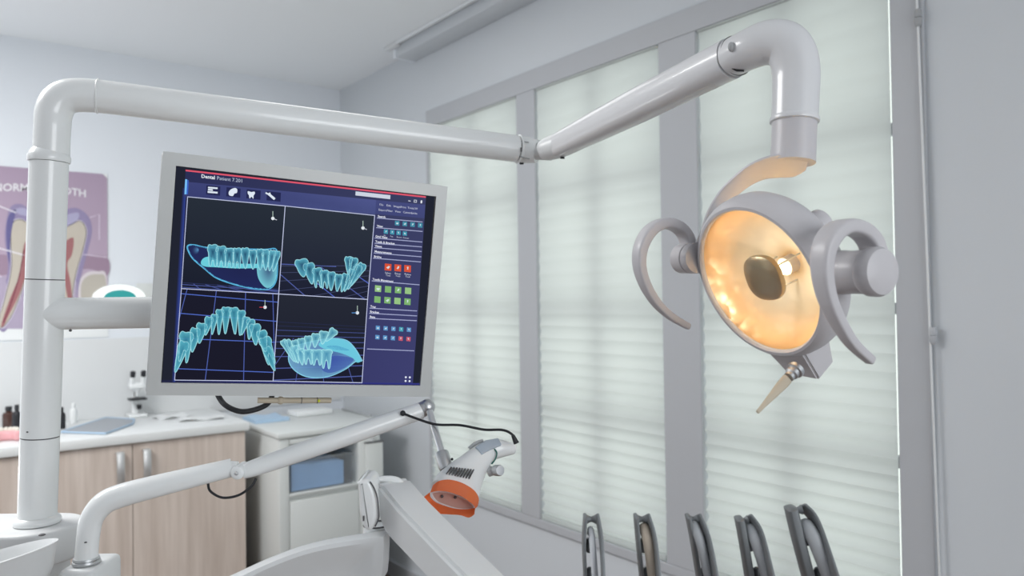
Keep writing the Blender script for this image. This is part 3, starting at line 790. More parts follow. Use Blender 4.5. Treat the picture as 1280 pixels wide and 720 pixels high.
dish = [(RR-0.001, -0.006), (RR-0.003, -0.016), (RR-0.012, -0.030), (RR-0.026, -0.043), (RR-0.042, -0.053), (RR-0.058, -0.060), (RR-0.071, -0.064), (0.012, -0.066)]
obj('reflector', lathe(dish, LC, Zl, 72), 'reflector', lamp)
obj('cover_glass', lathe([(RR-0.0012, -0.0045), (RR*0.6, -0.0035), (0, -0.003)], LC, Zl, 48), 'lens', lamp)
obj('bulb_socket', lathe([(0, -0.115), (0.016, -0.115), (0.020, -0.108), (0.020, -0.075), (0.0115, -0.070), (0.0115, -0.052), (0, -0.052)], LC, Zl, 28), 'lampwhite', lamp)
bulb = obj('bulb', lathe([(0, -0.051), (0.0065, -0.050), (0.0080, -0.043), (0.0075, -0.034), (0.004, -0.030), (0, -0.0295)], LC+Xl*0.0, Zl, 20), 'bulb', lamp)
shm = mat('shield_coating', (0.42, 0.36, 0.24), 0.3, metal=0.6, bump=0.5, bscale=60, var=0.25); M['shieldm'] = shm
bm = bmesh.new()
# rounded shield cap with a slightly squarish outline
N = 40; rings = []
for (f_, h_) in ((1.0, -0.020), (1.03, -0.017), (1.0, -0.013), (0.85, -0.0095), (0.5, -0.0075)):
    rings.append([bm.verts.new(LL(0.0285*f_*(abs(cos(a_))**0.8)*(1 if cos(a_) >= 0 else -1), 0.0285*f_*(abs(sin(a_))**0.8)*(1 if sin(a_) >= 0 else -1), h_)) for a_ in [2*pi*k/N for k in range(N)]])
for A, Bq in zip(rings, rings[1:]):
    for k in range(N): bm.faces.new((A[k], A[(k+1) % N], Bq[(k+1) % N], Bq[k]))
bm.faces.new(rings[-1]); bm.faces.new(rings[0])
sh = obj('bulb_shield', bm, 'shieldm', lamp)
bm = bmesh.new()
for a_ in (0.6, 2.7, 4.8):
    tube([LL(0.020*cos(a_), 0.020*sin(a_), -0.018), LL(0.022*cos(a_), 0.022*sin(a_), -0.066)], 0.0012, 8, bm=bm)
obj('shield_struts', bm, 'steel', lamp)
pl = bpy.data.lights.new('bulb_light', 'POINT'); pl.energy = 0.72; pl.color = (1.0, 0.88, 0.70); pl.shadow_soft_size = 0.006
plo = bpy.data.objects.new('bulb_light', pl); COL.objects.link(plo); plo.location = LL(0, 0, -0.0255)
# pivots: left and right
def hubX(x0_, x1_, r0_, r1_, z_=-0.030, cap=0.006):
    o_ = LL(x0_, 0, z_); L_ = x1_-x0_; s_ = 1 if L_ > 0 else -1; L_ = abs(L_)
    return lathe([(0, 0), (r0_, 0), (r0_, L_*0.7), (r1_, L_*0.75), (r1_, L_-cap), (r1_*0.9, L_-cap*0.3), (r1_*0.6, L_), (0, L_)], o_, Xl*s_, 36)
lh = LL(-0.096, 0.033, -0.006)
obj('left_pivot', lathe([(0, 0), (0.0205, 0), (0.0205, 0.012), (0.0190, 0.013), (0.0190, 0.014), (0.0205, 0.015), (0.0200, 0.034), (0.015, 0.038), (0, 0.039)], lh, -Xl, 36), 'lampwhite', lamp)
obj('right_pivot', lathe([(0, 0), (0.0240, 0), (0.0245, 0.012), (0.0235, 0.024), (0, 0.024)], LL(0.095, 0.0, -0.030), Xl, 36), 'lampwhite', lamp)
rp1 = LL(0.118, 0.0, -0.030)
obj('pivot_barrel', lathe([(0, 0), (0.0235, 0), (0.0238, 0.018), (0.0225, 0.022), (0, 0.022)], rp1, Xl, 36), 'lampwhite', lamp)
obj('pivot_cap', lathe([(0, 0.020), (0.0245, 0.020), (0.0265, 0.024), (0.0265, 0.033), (0.024, 0.038), (0.015, 0.041), (0, 0.042)], rp1, Xl, 40), 'lampwhite', lamp)
# handles
def handle(pix, xh, wa, wb, tip, name='handle'):
    pts = []
    for i, (px, py) in enumerate(pix):
        p_ = lpx(px, py, xh); f_ = i/(len(pix)-1)
        a_ = wa*(1-f_)+tip*f_ if f_ > 0.45 else wa*(1-0.45)+tip*0.45+(wa*0.45-tip*0.45)*(1-abs(f_-0.45)/0.45)*0+ (0.45-f_)*0
        a_ = wa+(tip-wa)*max(0, (f_-0.4)/0.6)
        b_ = wb+(tip*0.9-wb)*max(0, (f_-0.5)/0.5)
        pts.append((*p_, a_, b_))
    return sweep(bmesh.new(), crom(pts, 6), side=Xl, n=28, power=4.5, dome=0.003)
obj('handle', handle([(860, 328), (860, 303), (850, 286), (832, 279), (814, 287), (802, 306), (799, 330), (806, 355), (820, 378), (838, 395), (860, 408)], -0.122, 0.0115, 0.0072, 0.0048), 'lampwhite', lamp)
obj('handle', handle([(1094, 322), (1088, 302), (1075, 288), (1056, 283), (1040, 292), (1030, 312), (1028, 342), (1035, 375), (1049, 405), (1066, 430), (1088, 450)], 0.128, 0.0140, 0.0080, 0.0056), 'lampwhite', lamp)
# lower switch box and lever
def lbox(pix, o, n_, depth, bev):
    bm = bmesh.new(); vs = [on_plane(x, y, o, n_) for x, y in pix]
    f0 = [bm.verts.new(v) for v in vs]; f1 = [bm.verts.new(v-n_*depth) for v in vs]; m_ = len(f0)
    bm.faces.new(f0); bm.faces.new(list(reversed(f1)))
    for k in range(m_): bm.faces.new((f0[k], f1[k], f1[(k+1) % m_], f0[(k+1) % m_]))
    bmesh.ops.recalc_face_normals(bm, faces=bm.faces)
    bmesh.ops.bevel(bm, geom=list(bm.edges), offset=bev, segments=3, affect='EDGES'); return bm
bm = bmesh.new()
bx = [(-0.030, -0.094, -0.008), (0.031, -0.092, -0.010), (0.030, -0.139, -0.024), (-0.020, -0.137, -0.025)]
bk = [(-0.030, -0.080, -0.058), (0.031, -0.080, -0.062), (0.030, -0.129, -0.056), (-0.020, -0.127, -0.056)]
A = [bm.verts.new(LL(*p_)) for p_ in bx]; Bq = [bm.verts.new(LL(*p_)) for p_ in bk]
bm.faces.new(A); bm.faces.new(list(reversed(Bq)))
for k in range(4): bm.faces.new((A[k], Bq[k], Bq[(k+1) % 4], A[(k+1) % 4]))
bmesh.ops.recalc_face_normals(bm, faces=bm.faces)
bmesh.ops.bevel(bm, geom=list(bm.edges), offset=0.003, segments=3, affect='EDGES')
obj('switch_box', bm, 'lampwhite', lamp)
sb = P(990, 467, 0.915); tipv = P(947, 515, 0.885)
dv = (tipv-sb).normalized()
obj('switch_nut', lathe([(0, -0.010), (0.0105, -0.010), (0.0105, -0.005), (0.008, -0.004), (0.008, 0.001), (0.0062, 0.003), (0.0062, 0.007), (0, 0.008)], sb, dv, 12), 'steel', lamp)
lv0 = sb+dv*0.010
obj('switch_lever', sweep(bmesh.new(), crom([(*lv0, .0062, .0035), (*lv0.lerp(tipv, .25), .0058, .0035), (*lv0.lerp(tipv, .8), .0028, .0024), (*tipv, .0022, .0018)], 4), side=camv(0.7, -0.7, 0), n=16, power=3, dome=0.001), 'beige', lamp)
# head support: bent tube, collar, yoke
k0 = P(926, 66, 1.015)
path = [P(917, 71.5, 1.03), P(938, 61, 1.0), P(960, 53.5, 0.985), P(980, 56, 0.975), P(991, 70, 0.97), P(995, 92, 0.968), P(994.5, 120, 0.965), P(993, 152, 0.962)]
bm = tube(path, [.0258, .0262, .0280, .0292, .0292, .0288, .0282, .0278], 36, 6)
obj('elbow_tube', bm, 'shaded_enamel', lamp)
kd = (path[1]-path[0]).normalized()
obj('elbow_seam', torus(P(921, 69.5, 1.026), kd, 0.0262, 0.0009), 'seam', lamp)
cdn = (P(991, 205, 0.958)-P(993, 152, 0.962)).normalized()
obj('tube_collar', lathe([(0.026, 0), (0.0290, 0), (0.0300, 0.003), (0.0295, 0.006), (0.026, 0.007)], P(993.2, 147, 0.962), cdn, 40), 'shaded_enamel', lamp)
obj('lower_tube', tube([P(993, 153, 0.962), P(992, 180, 0.96), P(990.8, 203.5, 0.958)], [.0268, .0268, .0272], 36), 'lampwhite', lamp)
obj('hinge_screw', ball(P(914, 58.5, 0.992), 0.0042, 1, 1, 1.5), 'greyseam', lamp)
obj('hinge_notch', sweep(bmesh.new(), [(*P(914, 84, 1.012), .0016, .0016), (*P(921, 88, 1.008), .0016, .0016), (*P(930, 88.5, 1.004), .0012, .0012)], n=10), 'black', lamp)
yk = [P(1008, 205, 0.955), P(992, 206.5, 0.958), P(970, 208, 0.964), P(949, 213.5, 0.975), P(932, 223, 0.988), P(917, 235, 1.0), P(904, 249, 1.012), P(891, 270, 1.024), P(881, 296, 1.03), P(870, 318, 1.02)]
wds = [.012, .024, .024, .020, .017, .0155, .0145, .014, .013, .012]
yp = [(*p_, w_, 0.0024) for p_, w_ in zip(yk, wds)]
obj('yoke', sweep(bmesh.new(), crom(yp, 6), side=camv(0.55, -0.42, -0.72), n=20, power=5, dome=0.001), 'lampwhite', lamp)
obj('back_knob', lathe([(0, 0), (0.016, 0), (0.018, 0.004), (0.018, 0.018), (0, 0.022)], LL(0.062, 0.047, -0.046), -Zl, 28), 'lampwhite', lamp)

# ------------------------------------------------------------------ monitor
Hs = 0.301
TLc, TRc, BRc, BLc = P(219.5, 207.3, 1.0597), P(544, 245.5, 1.2148), P(524.8, 481.6, 1.2286), P(201.7, 478, 1.0735)
ex = ((TRc-TLc)+(BRc-BLc)).normalized(); ey = ((TLc-BLc)+(TRc-BRc)); ey = (ey-ex*ey.dot(ex)).normalized(); ez = ex.cross(ey)
mo = (TLc+TRc+BRc+BLc)/4
if ez.dot(CAM-mo) < 0: ez = -ez
W2, H2 = (TRc-TLc).length/2, (TLc-BLc).length/2
def mloc(x, y, z): return mo+ex*x+ey*y+ez*z
MM = Matrix(((ex.x, ey.x, ez.x, mo.x), (ex.y, ey.y, ez.y, mo.y), (ex.z, ey.z, ez.z, mo.z), (0, 0, 0, 1)))
mon = thing('monitor', mloc(0, -H2-0.02, -0.03), 'silver flat monitor showing blue dental scans beside the white post', 'monitor')
b_ = 0.0175
bm = bmesh.new()
fo = 0.004
for lo, hi in (((-W2-b_, H2, -0.012), (W2+b_, H2+b_, fo)), ((-W2-b_, -H2-b_, -0.012), (W2+b_, -H2, fo)), ((-W2-b_, -H2, -0.012), (-W2, H2, fo)), ((W2, -H2, -0.012), (W2+b_, H2, fo))):
    box(bm, lo, hi, 0.0, 2)
bmesh.ops.remove_doubles(bm, verts=bm.verts, dist=1e-5)
for v in bm.verts: v.co = MM @ v.co
bz = obj('bezel', bm, 'silver_light', mon, False)
bm = B((-W2-b_-0.0015, -H2-b_-0.0015, -0.048), (W2+b_+0.0015, H2+b_+0.0015, -0.004), 0.006, 3, MM)
obj('back_shell', bm, 'silver', mon)
scr = obj('screen', B((-W2, -H2, -0.011), (W2, H2, 0.0), 0, 2, MM), mat('screen_glass', (0.012, 0.013, 0.018), 0.25), mon, False)
obj('mount_block', B((-0.06, -0.05, -0.085), (0.06, 0.05, -0.047), 0.006, 2, MM), 'white2', mon)
hb0, hb1 = P(322, 500.5, 1.145), P(414, 500.5, 1.185)
hb = obj('hinge_bar', tube([hb0, hb1], 0.0042, 16), 'beige', mon)
for px in (350, ):
    c_ = hb0.lerp(hb1, (px-322)/92); obj('hinge_pin', ball(c_, 0.006), 'beige', mon)
bm = bmesh.new()
for px in (376, 396): torus(hb0.lerp(hb1, (px-322)/92), (hb1-hb0).normalized(), 0.0043, 0.0006, 20, 6, bm)
obj('bar_grooves', bm, 'seam', hb)
obj('indicator', ball(hb0.lerp(hb1, 0.835)-fw*0.0038, 0.0022), mat('yellow_dot', (0.75, 0.80, 0.05), 0.5), hb)

# screen picture
ik = Ink(mo+ez*0.0004, ex, ey, ez)
UI = [(232, 212), (532.5, 246.5), (516, 480.5), (217.5, 477.5)]
def lerp2(a, b, t): return (a[0]+(b[0]-a[0])*t, a[1]+(b[1]-a[1])*t)
def quad_uv(q, u, v): return lerp2(lerp2(q[0], q[1], u), lerp2(q[3], q[2], u), v)
scr_q = [(219.5, 207.3), (544, 245.5), (524.8, 481.6), (201.7, 478)]
def inset(q, k): return [quad_uv(q, u, v) for u, v in ((k, k), (1-k, k), (1-k, 1-k), (k, 1-k))]
ik.poly(inset(scr_q, 0.002), (34, 37, 50))
ik.up(); ik.grad(UI, [(44, 48, 84), (60, 64, 98), (62, 64, 112), (42, 44, 84)])
# left glow edge of the backlight
ik.up(); ik.grad([(214.5, 477.5), (228, 235), (232.5, 235), (219, 477.5)], [(34, 37, 60), (34, 37, 60), (50, 68, 146), (50, 68, 146)])
ik.grad([(201.9, 477.8), (524.7, 481.4), (524.8, 479.0), (202, 474.9)], [(34, 37, 70), (46, 48, 110), (56, 60, 140), (34, 37, 60)])
# title strip, toolbar strip
ik.up(); ik.poly([(232, 212.0), (532.3, 245.3), (532.2, 247.3), (232, 214.0)], (222, 88, 110))
ik.grad([(231, 227), (531.5, 256), (530.5, 273), (229.5, 246)], [(62, 68, 118), (70, 76, 126), (66, 72, 120), (56, 62, 112)])
ik.grad([(275, 231), (470, 250), (469, 268), (274, 250)], [(62, 70, 122), (84, 92, 148), (80, 90, 144), (66, 74, 128)], 0.8)
ik.up(); ik.poly([(231.5, 224), (234, 224.2), (233, 243), (230.6, 242.8)], (120, 190, 245))
ik.poly([(234, 225), (236, 225.2), (235, 243), (233, 242.8)], (60, 110, 220), 0.6)
ik.poly([(444.5, 239.2), (488, 244.0), (487.6, 249.0), (444.2, 244.2)], (205, 212, 226))
# icons boxes
for k in range(4):
    x = 258+k*25.2; y = 231.5+k*2.5
    ik.poly([(x, y), (x+17.5, y+1.8), (x+17, y+13.2), (x-0.5, y+11.4)], (38, 42, 82))
ik.up()
wht = (222, 232, 244)
ik.poly([(260, 233.4), (272, 234.4), (272, 236.4), (260, 235.4)], wht); ik.poly([(260, 236), (266, 236.6), (266, 238.6), (260, 238)], wht)
ik.poly([(259.5, 238.8), (272, 239.8), (272, 242), (259.5, 241)], wht)
ik.poly(sm([(289, 236.5), (294, 235), (296.5, 237), (296, 241), (293, 242), (291, 245), (286.5, 244), (286, 240)]), wht)
ik.poly(sm([(310, 239), (314, 240), (318, 239.6), (318.6, 242), (317, 244.5), (316.6, 248.5), (314.4, 246), (312, 248), (311, 244), (309.6, 241.6)]), wht)
ik.line([(332, 241), (335, 242.6), (338, 241.4)], 2.0, wht); ik.line([(335.5, 242.2), (343.4, 249)], 3.0, wht)
def ink_text(body, x, y, px, col, slope=0.115, bold=0.0, a=1.0):
    for p in text_mesh(body, 1.0, bold):
        pts = [(x+u*px, y+u*px*slope-v*px) for u, v in p]
        ik.poly(pts, col, a)
    return
ink_text('Dental', 251.5, 222.2, 6.4, (235, 240, 248), bold=0.02)
ink_text('Patient 7.201', 271, 224.5, 6.2, (190, 200, 222))
# four panels
pA = [(234.5, 246), (356.4, 257.5), (348.3, 367.4), (226.7, 360.7)]
pB = [(356.4, 257.5), (468.2, 269.3), (459.4, 374.2), (348.3, 367.4)]
pC = [(226.7, 360.7), (348.3, 367.4), (341.3, 476.3), (218.3, 475)]
pD = [(348.3, 367.4), (459.4, 374.2), (452.3, 478.3), (341.3, 476.3)]
for q, c1_, c2_ in ((pA, (40, 47, 58), (27, 31, 46)), (pB, (46, 53, 64), (30, 33, 52)), (pC, (28, 29, 44), (27, 27, 42)), (pD, (38, 42, 54), (28, 29, 46))):
    ik.grad(q, [c1_, c1_, c2_, c2_])
ik.up()
gl, gd = (84, 98, 168), (46, 54, 96)
def clipline(q, p0, p1, w, c, a=1.0):
    """p in panel uv; clipped by uv 0..1"""
    (u0, v0), (u1, v1) = p0, p1; t0, t1 = 0.0, 1.0
    for d_, m0 in ((u1-u0, u0), (v1-v0, v0)):
        if abs(d_) < 1e-9:
            if m0 < 0 or m0 > 1: return
            continue
        a_, b2 = (0-m0)/d_, (1-m0)/d_
        if a_ > b2: a_, b2 = b2, a_
        t0 = max(t0, a_); t1 = min(t1, b2)
    if t0 >= t1: return
    A_ = quad_uv(q, u0+(u1-u0)*t0, v0+(v1-v0)*t0); B_ = quad_uv(q, u0+(u1-u0)*t1, v0+(v1-v0)*t1)
    ik.line([A_, B_], w, c, a)
# floor grids
for v, c in ((0.935, gd), (0.955, gl), (0.985, gl)): clipline(pA, (0, v), (1, v+0.01), 0.8, c, 0.9)
for k in range(7): clipline(pA, (0.12*k, 0.94), (0.25*k-0.05, 1.0), 0.9, gl, 0.7)
for k in range(7):
    clipline(pB, (-0.45+0.30*k, 0.66), (0.28+0.34*k-0.30, 1.02), 1.1, gl if k % 2 else (88, 108, 200), 0.9)
    clipline(pB, (0, 0.68+0.07*k*(1+0.12*k)), (1, 0.60+0.06*k), 0.7, (76, 84, 120), 0.7)
clipline(pB, (0, 0.66), (0.62, 0.64), 1.0, gl)
for v0, v1 in ((0.055, 0.095), (0.27, 0.315), (0.545, 0.555), (0.875, 0.90)): clipline(pC, (0, v0), (1, v1), 1.0, (84, 110, 200))
for u0, u1 in ((0.06, -0.12), (0.36, 0.31), (0.66, 0.70), (0.94, 1.02)): clipline(pC, (u0, 0), (u1, 1), 1.0, (84, 102, 180), 0.9)
for k, v in enumerate((0.33, 0.37, 0.415, 0.475, 0.54, 0.61, 0.70, 0.83, 0.96)): clipline(pD, (0, v+0.005*k-0.01), (1, v-0.01*k*0.5), 0.7+0.06*k, gl if k > 1 else gd, 0.5+0.05*k)
for u0, u1 in ((0.2, -0.1), (0.3, 0.255), (0.5, 0.57), (0.72, 0.90)): clipline(pD, (u0, 0.5), (u1, 1), 0.9, gl, 0.8)
# panel borders
ik.up(0.0003)
for q in (pA, pB, pC, pD): ik.line(q, 1.3, (198, 205, 235), 0.95, True)
# axis markers
for (x, y, c2_) in ((341, 273, (200, 205, 215)), (453.6, 285, (180, 185, 200)), (331.2, 384, (200, 70, 80)), (446.6, 391, (90, 150, 215))):
    ik.line([(x, y-9), (x, y)], 0.9, (170, 190, 180)); 
    ik.line([(x, y), (x+(-7 if y > 300 else 5), y+(0 if y > 300 else 2))], 0.9, c2_)
    ik.poly([(x+2.1*cos(a_), y+2.1*sin(a_)) for a_ in [2*pi*k/14 for k in range(14)]], (232, 238, 244))
# --- teeth
def tooth(cx, cy, w_, hc_, hr, ang, roots=1, a=0.86, cc=(34, 84, 116), rc=(92, 176, 198), lc=(166, 228, 236), lw=1.1):
    c_, s_ = cos(radians(ang)), sin(radians(ang))
    def tr(x, y): return (cx+x*c_-y*s_, cy+x*s_+y*c_)
    h = w_*0.60
    crown = [(-h*0.82, -hc_*0.36), (-h, -hc_*0.66), (-h*0.74, -hc_*1.0), (-h*0.2, -hc_*0.96), (h*0.25, -hc_*1.02), (h*0.75, -hc_*0.97), (h, -hc_*0.66), (h*0.82, -hc_*0.36)]
    if roots == 1: low = [(h*0.55, hr*0.3), (h*0.22, hr*0.9), (0, hr), (-h*0.22, hr*0.85), (-h*0.55, hr*0.3)]
    else: low = [(h*0.75, hr*0.35), (h*0.62, hr*0.95), (h*0.38, hr), (h*0.15, hr*0.35), (-h*0.15, hr*0.35), (-h*0.4, hr), (-h*0.64, hr*0.9), (-h*0.75, hr*0.35)]
    pts = sm([tr(x, y) for x, y in crown+low], 4)
    ik.fan(tr(0, -hc_*0.45), pts, cc, rc, a, a)
    ik.line(pts, lw, lc, 0.85, True)
ik.up()
# panel A: jaw side view
jaw = sm([(234.5, 311), (236, 306.5), (244, 306.5), (258, 309.5), (290, 311), (330, 312), (345, 312), (346.5, 330), (345, 350), (338, 360), (326, 361.5), (308, 359), (290, 354.5), (270, 347), (256, 336), (241, 323)])
ik.fan((300, 340), jaw, (34, 40, 84), (36, 44, 92), 0.9, 0.9)
ik.line(jaw, 1.9, (96, 190, 232), 0.95, True)
ik.up()
ik.fan((336, 338), sm([(322, 322), (332, 315), (345, 314), (346, 330), (344.5, 350), (338, 359), (330, 358), (322, 345)]), (110, 170, 205), (128, 214, 226), 0.25, 0.85)
ik.fan((248, 312), [(244+5*cos(a_), 313+6*sin(a_)) for a_ in [k*pi/6 for k in range(12)]], (110, 180, 235), (34, 40, 84), 0.6, 0.0)
ik.poly(sm([(251, 329), (254, 323), (262, 321), (275, 326), (300, 329.5), (330, 330), (334, 334), (300, 335.5), (270, 334), (256, 333)]), (112, 214, 228), 0.9)
ik.up()
for k, (x, w_, hcq) in enumerate(((266, 11, 15), (276.5, 11, 14), (286.5, 10, 12), (296.5, 9, 13), (306.5, 8.5, 14), (316, 8, 12), (325, 7.5, 14), (332, 7.5, 14), (338.5, 7, 14), (343.8, 6, 14))):
    tooth(x, 322+k*0.75, w_, hcq+1, 10.5, 0 if k < 8 else 10+4*(k-8), 2 if k < 4 else 1)
# panel B: open arch of teeth
ik.up()
for (x, y, w_, hc_, hr, an, ro) in ((378, 337, 14, 13, 9, -8, 1), (387.5, 342, 12, 13, 13, -10, 1), (397, 347, 10.5, 12, 12, -4, 2), (405.5, 349, 9.5, 11, 11, -2, 2), (414, 351, 8.5, 11, 12, 2, 1), (422.5, 353, 8.5, 10, 11, 8, 1), (430, 353, 8, 11, 12, 16, 1), (436, 350, 8, 14, 15, 22, 1), (442, 346, 9, 16, 17, 26, 1), (447, 342, 9, 14, 17, 30, 1), (440, 334, 9, 12, 12, 14, 1), (435.5, 332, 8, 11, 11, 0, 1)):
    tooth(x, y, w_, hc_, hr, an, ro)
# panel C: upper arch from the front
ik.up()
for (x, y, w_, hc_, hr, an, ro) in ((225, 446, 11, 20, 20, 18, 1), (231.5, 432, 15, 17, 20, 8, 2), (242.5, 425, 11, 15, 15, 10, 1), (251, 416, 11.5, 12, 13, 10, 1), (259.5, 407, 9, 11, 12, 14, 1), (267.5, 401, 7.5, 8, 17, 9, 1), (274.5, 396, 8.5, 9, 22, 3, 1), (282.5, 395, 10, 11, 22, 3, 1), (292.5, 395.5, 10, 11, 22, -3, 1), (301.2, 398, 8.5, 10, 21, 4, 1), (306, 405, 8, 9, 14, 18, 1), (312.5, 410, 9, 11, 14, 6, 1), (319, 418, 12, 13, 13, -2, 1), (329, 426, 11, 13, 14, -12, 1), (334.5, 437, 13, 16, 18, -16, 2), (338, 449, 9, 16, 15, -20, 1)):
    tooth(x, y, w_, hc_, hr, an, ro, cc=(52, 128, 156), rc=(92, 182, 200))
# panel D: lower jaw with gum
ik.up()
gum = sm([(360.5, 446), (364, 458), (376, 468), (392, 472), (412, 470), (432, 461), (444, 452), (452, 451), (451, 448), (444, 436), (434, 426), (420, 423), (404, 424), (385, 428), (366, 434)])
ik.fan((408, 450), gum, (66, 92, 170), (120, 176, 214), 0.75, 0.8)
ik.line(gum, 1.2, (140, 214, 238), 0.95, True)
ik.up()
ik.poly(sm([(405, 425), (420, 423.2), (434, 427), (444, 437), (451, 450), (446, 453), (440, 447), (425, 441), (408, 437), (398, 431)]), (110, 206, 226), 0.85)
ik.poly(sm([(408, 433), (420, 432), (436, 437), (430, 438), (416, 436)]), (70, 150, 196), 0.8)
ik.poly(sm([(414, 446), (426, 445), (442, 449), (430, 460), (412, 466), (402, 460)]), (62, 84, 168), 0.7)
ik.up()
for (x, y, w_, hc_, hr, an, ro) in ((413, 419, 9, 9, 9, 38, 1), (404, 422, 10, 8, 8, 10, 1), (394, 426, 9, 9, 8, 6, 1), (385, 429, 8, 9, 8, 0, 1), (377, 432, 8, 9, 8, -6, 1), (370, 434, 7, 9, 8, -14, 1),
                                  (358, 434, 7, 10, 20, -28, 1), (363, 436, 7, 12, 18, -22, 1), (369, 440, 8, 8, 14, -14, 1), (376, 444, 9, 8, 12, -8, 1), (385, 445, 11, 8, 10, -3, 2), (396, 446, 13, 9, 10, 0, 2), (408, 446, 12, 9, 14, 2, 2)):
    tooth(x, y, w_, hc_, hr, an, ro, a=0.8, cc=(70, 150, 180), rc=(136, 208, 220), lc=(170, 232, 238))
# sidebar
ik.up()
def sb(u, v):  # sidebar uv: u across 0..1, v down 0..1
    return quad_uv([(469.5, 256), (529.5, 262.5), (513.5, 478), (454.5, 476)], u, v)
def hline(y0_, y1_, x0_, x1_, lbl=None):
    ik.line([(x0_, y0_), (x1_, y1_)], 1.0, (172, 178, 215), 0.9)
    if lbl: ink_text(lbl, x0_+1, y0_-1.0, 3.6, (225, 228, 240), bold=0.03)
for (x0_, y0_, x1_, y1_, lb) in ((471, 272.5, 528, 277.5, 'Search'), (470, 284.5, 528, 289.3, 'View'), (468, 297.5, 527.5, 302.5, 'Grid View'), (468, 304, 527, 308.6, 'Teeth & Bracket'), (467.5, 309.5, 526.8, 314.3, 'Views'), (467, 316.2, 526.3, 321, 'Measurements'), (466.2, 322.6, 525.6, 327.4, 'Bridge'), (464.5, 351, 524, 356, 'Tooth Movement'), (461.7, 385, 521, 388.6, 'Tray'), (461.3, 391.5, 521, 394.8, 'Bracket'), (461, 397.8, 520.7, 400.8, 'Base'), (458.5, 436, 517.5, 438.4, None)):
    hline(y0_, y1_, x0_, x1_, lb)
for i, wd in enumerate(('File', 'Edit', 'Images', 'Print', 'Tools', 'W')): ink_text(wd, 474+i*8.8, 256.8+i*1.0, 3.6, (205, 210, 228))
for i, wd in enumerate(('Export', 'Filter', 'View', 'Camera', 'Links')): ink_text(wd, 473+i*10.2, 263.2+i*1.0, 3.6, (205, 210, 228))
def icon(x, y, s_, c, glyph=True, k=0):
    ik.poly([(x, y), (x+s_, y+s_*0.1), (x+s_*0.96, y+s_*1.12), (x-s_*0.04, y+s_*1.02)], c)
    if glyph:
        ik.h += 0.00006
        g = [(x+s_*(0.5+0.3*cos(a_)*(0.6+0.4*cos(2*a_+k))), y+s_*(0.56+0.3*sin(a_)*(0.7+0.3*sin(a_+k)))) for a_ in [2*pi*q_/12 for q_ in range(12)]]
        ik.poly(g, (214, 232, 238), 0.85); ik.h -= 0.00006
for k in range(4): icon(493.5+k*9.6, 275.8+k*0.9, 5.6, (70, 140, 165), True, k)
for k in range(4): icon(479.6+k*7.9, 286.6+k*0.8, 5.2, (70, 150, 175), True, k+2)
for k in range(4): ink_text(('Fit', 'Pan', 'Zoom', 'Center')[k], 479.4+k*8, 295.4+k*0.8, 2.6, (200, 206, 224))
for k in range(3): icon(480.8+k*12.2, 329.3+k*0.9, 8.3, (214, 84, 58), True, k+1); ink_text(('Select', 'Eraser', 'Rotate')[k], 481+k*12.2, 341.8+k*0.8, 3.0, (214, 218, 232)); ink_text('Tool', 482+k*12.2, 344.8+k*0.8, 3.0, (214, 218, 232))
for r_ in range(2):
    for k in range(4): icon(468.6-r_*0.8+k*12.5, 356.4+r_*13.6+k*0.9, 7.8, (126, 178, 112) if (k+r_) % 3 else (150, 194, 132), (k+r_) % 2 == 0, k)
for r_ in range(2):
    for k in range(5): icon(469.6-r_*0.6+k*9.7, 406.8+r_*11.6+k*0.6, 5.2, (196, 90, 110) if (r_ and k > 2) else ((96, 150, 200) if k != 3 else (70, 160, 180)), True, k)
for dx, dy in ((0, 0), (5, 0.2), (-0.3, 4.6), (4.7, 4.8)):
    ik.poly([(507+dx+1.3*cos(a_), 472-0.6+dy+1.3*sin(a_)) for a_ in [2*pi*q_/10 for q_ in range(10)]], (225, 230, 245))
ik.line([(510, 251), (513, 251.4)], 0.9, (215, 220, 232)); ik.line([(517.5, 250), (520.5, 250.4), (520.2, 253), (517.2, 252.6)], 0.9, (215, 220, 232), 1, True); ik.poly([(525.6, 250.4), (527.6, 250.6), (527.3, 254.2), (525.3, 254)], (225, 228, 238))
ik.done('screen_picture', 'screen_ink', scr)

# cable under the monitor
cp = [P(268, 480, 1.19), P(274, 497, 1.19), P(284, 508, 1.18), P(302, 514.5, 1.18), P(322, 511, 1.19), P(336, 503, 1.20), P(342, 488, 1.21)]
tag(obj('monitor_cable', tube(cp, 0.0042, 12, 8, dome=0.002), 'black'), 'thick black cable looping under the left half of the monitor', 'cable')

# ------------------------------------------------------------------ cuspidor bowl & unit head at lower left
bc = P(-20, 702, 0.98)
bax = (Vector((0, 0, 1))-rt*0.22+fw*0.05).normalized()
t = thing('cuspidor_bowl', bc-Vector((0, 0, 0.09)), 'white round spittoon bowl at the lower left corner', 'bowl')
obj('bowl', lathe([(0, -0.085), (0.035, -0.085), (0.055, -0.06), (0.072, -0.03), (0.081, -0.002), (0.083, 0.001), (0.080, 0.002), (0.076, -0.004), (0.066, -0.03), (0.048, -0.055), (0.02, -0.066), (0, -0.067)], bc, bax, 56), 'white2', t)
obj('bowl_foot', tube([bc-Vector((0, 0, 0.084)), Vector((bc.x, bc.y, 0.3))], 0.034, 28), 'white2', t)
hb_ = P(108, 704, 1.035)
t = thing('arm_mount', hb_-Vector((0, 0, 0.1)), 'white rounded mount under the whitening lamp arm beside the post', 'mount')
mm = Matrix.Translation(hb_) @ Matrix.Rotation(-YAW, 4, 'Z')
obj('mount_block', B((-0.025, -0.026, -0.16), (0.0235, 0.05, -0.001), 0.008, 3, mm), 'white2', t)

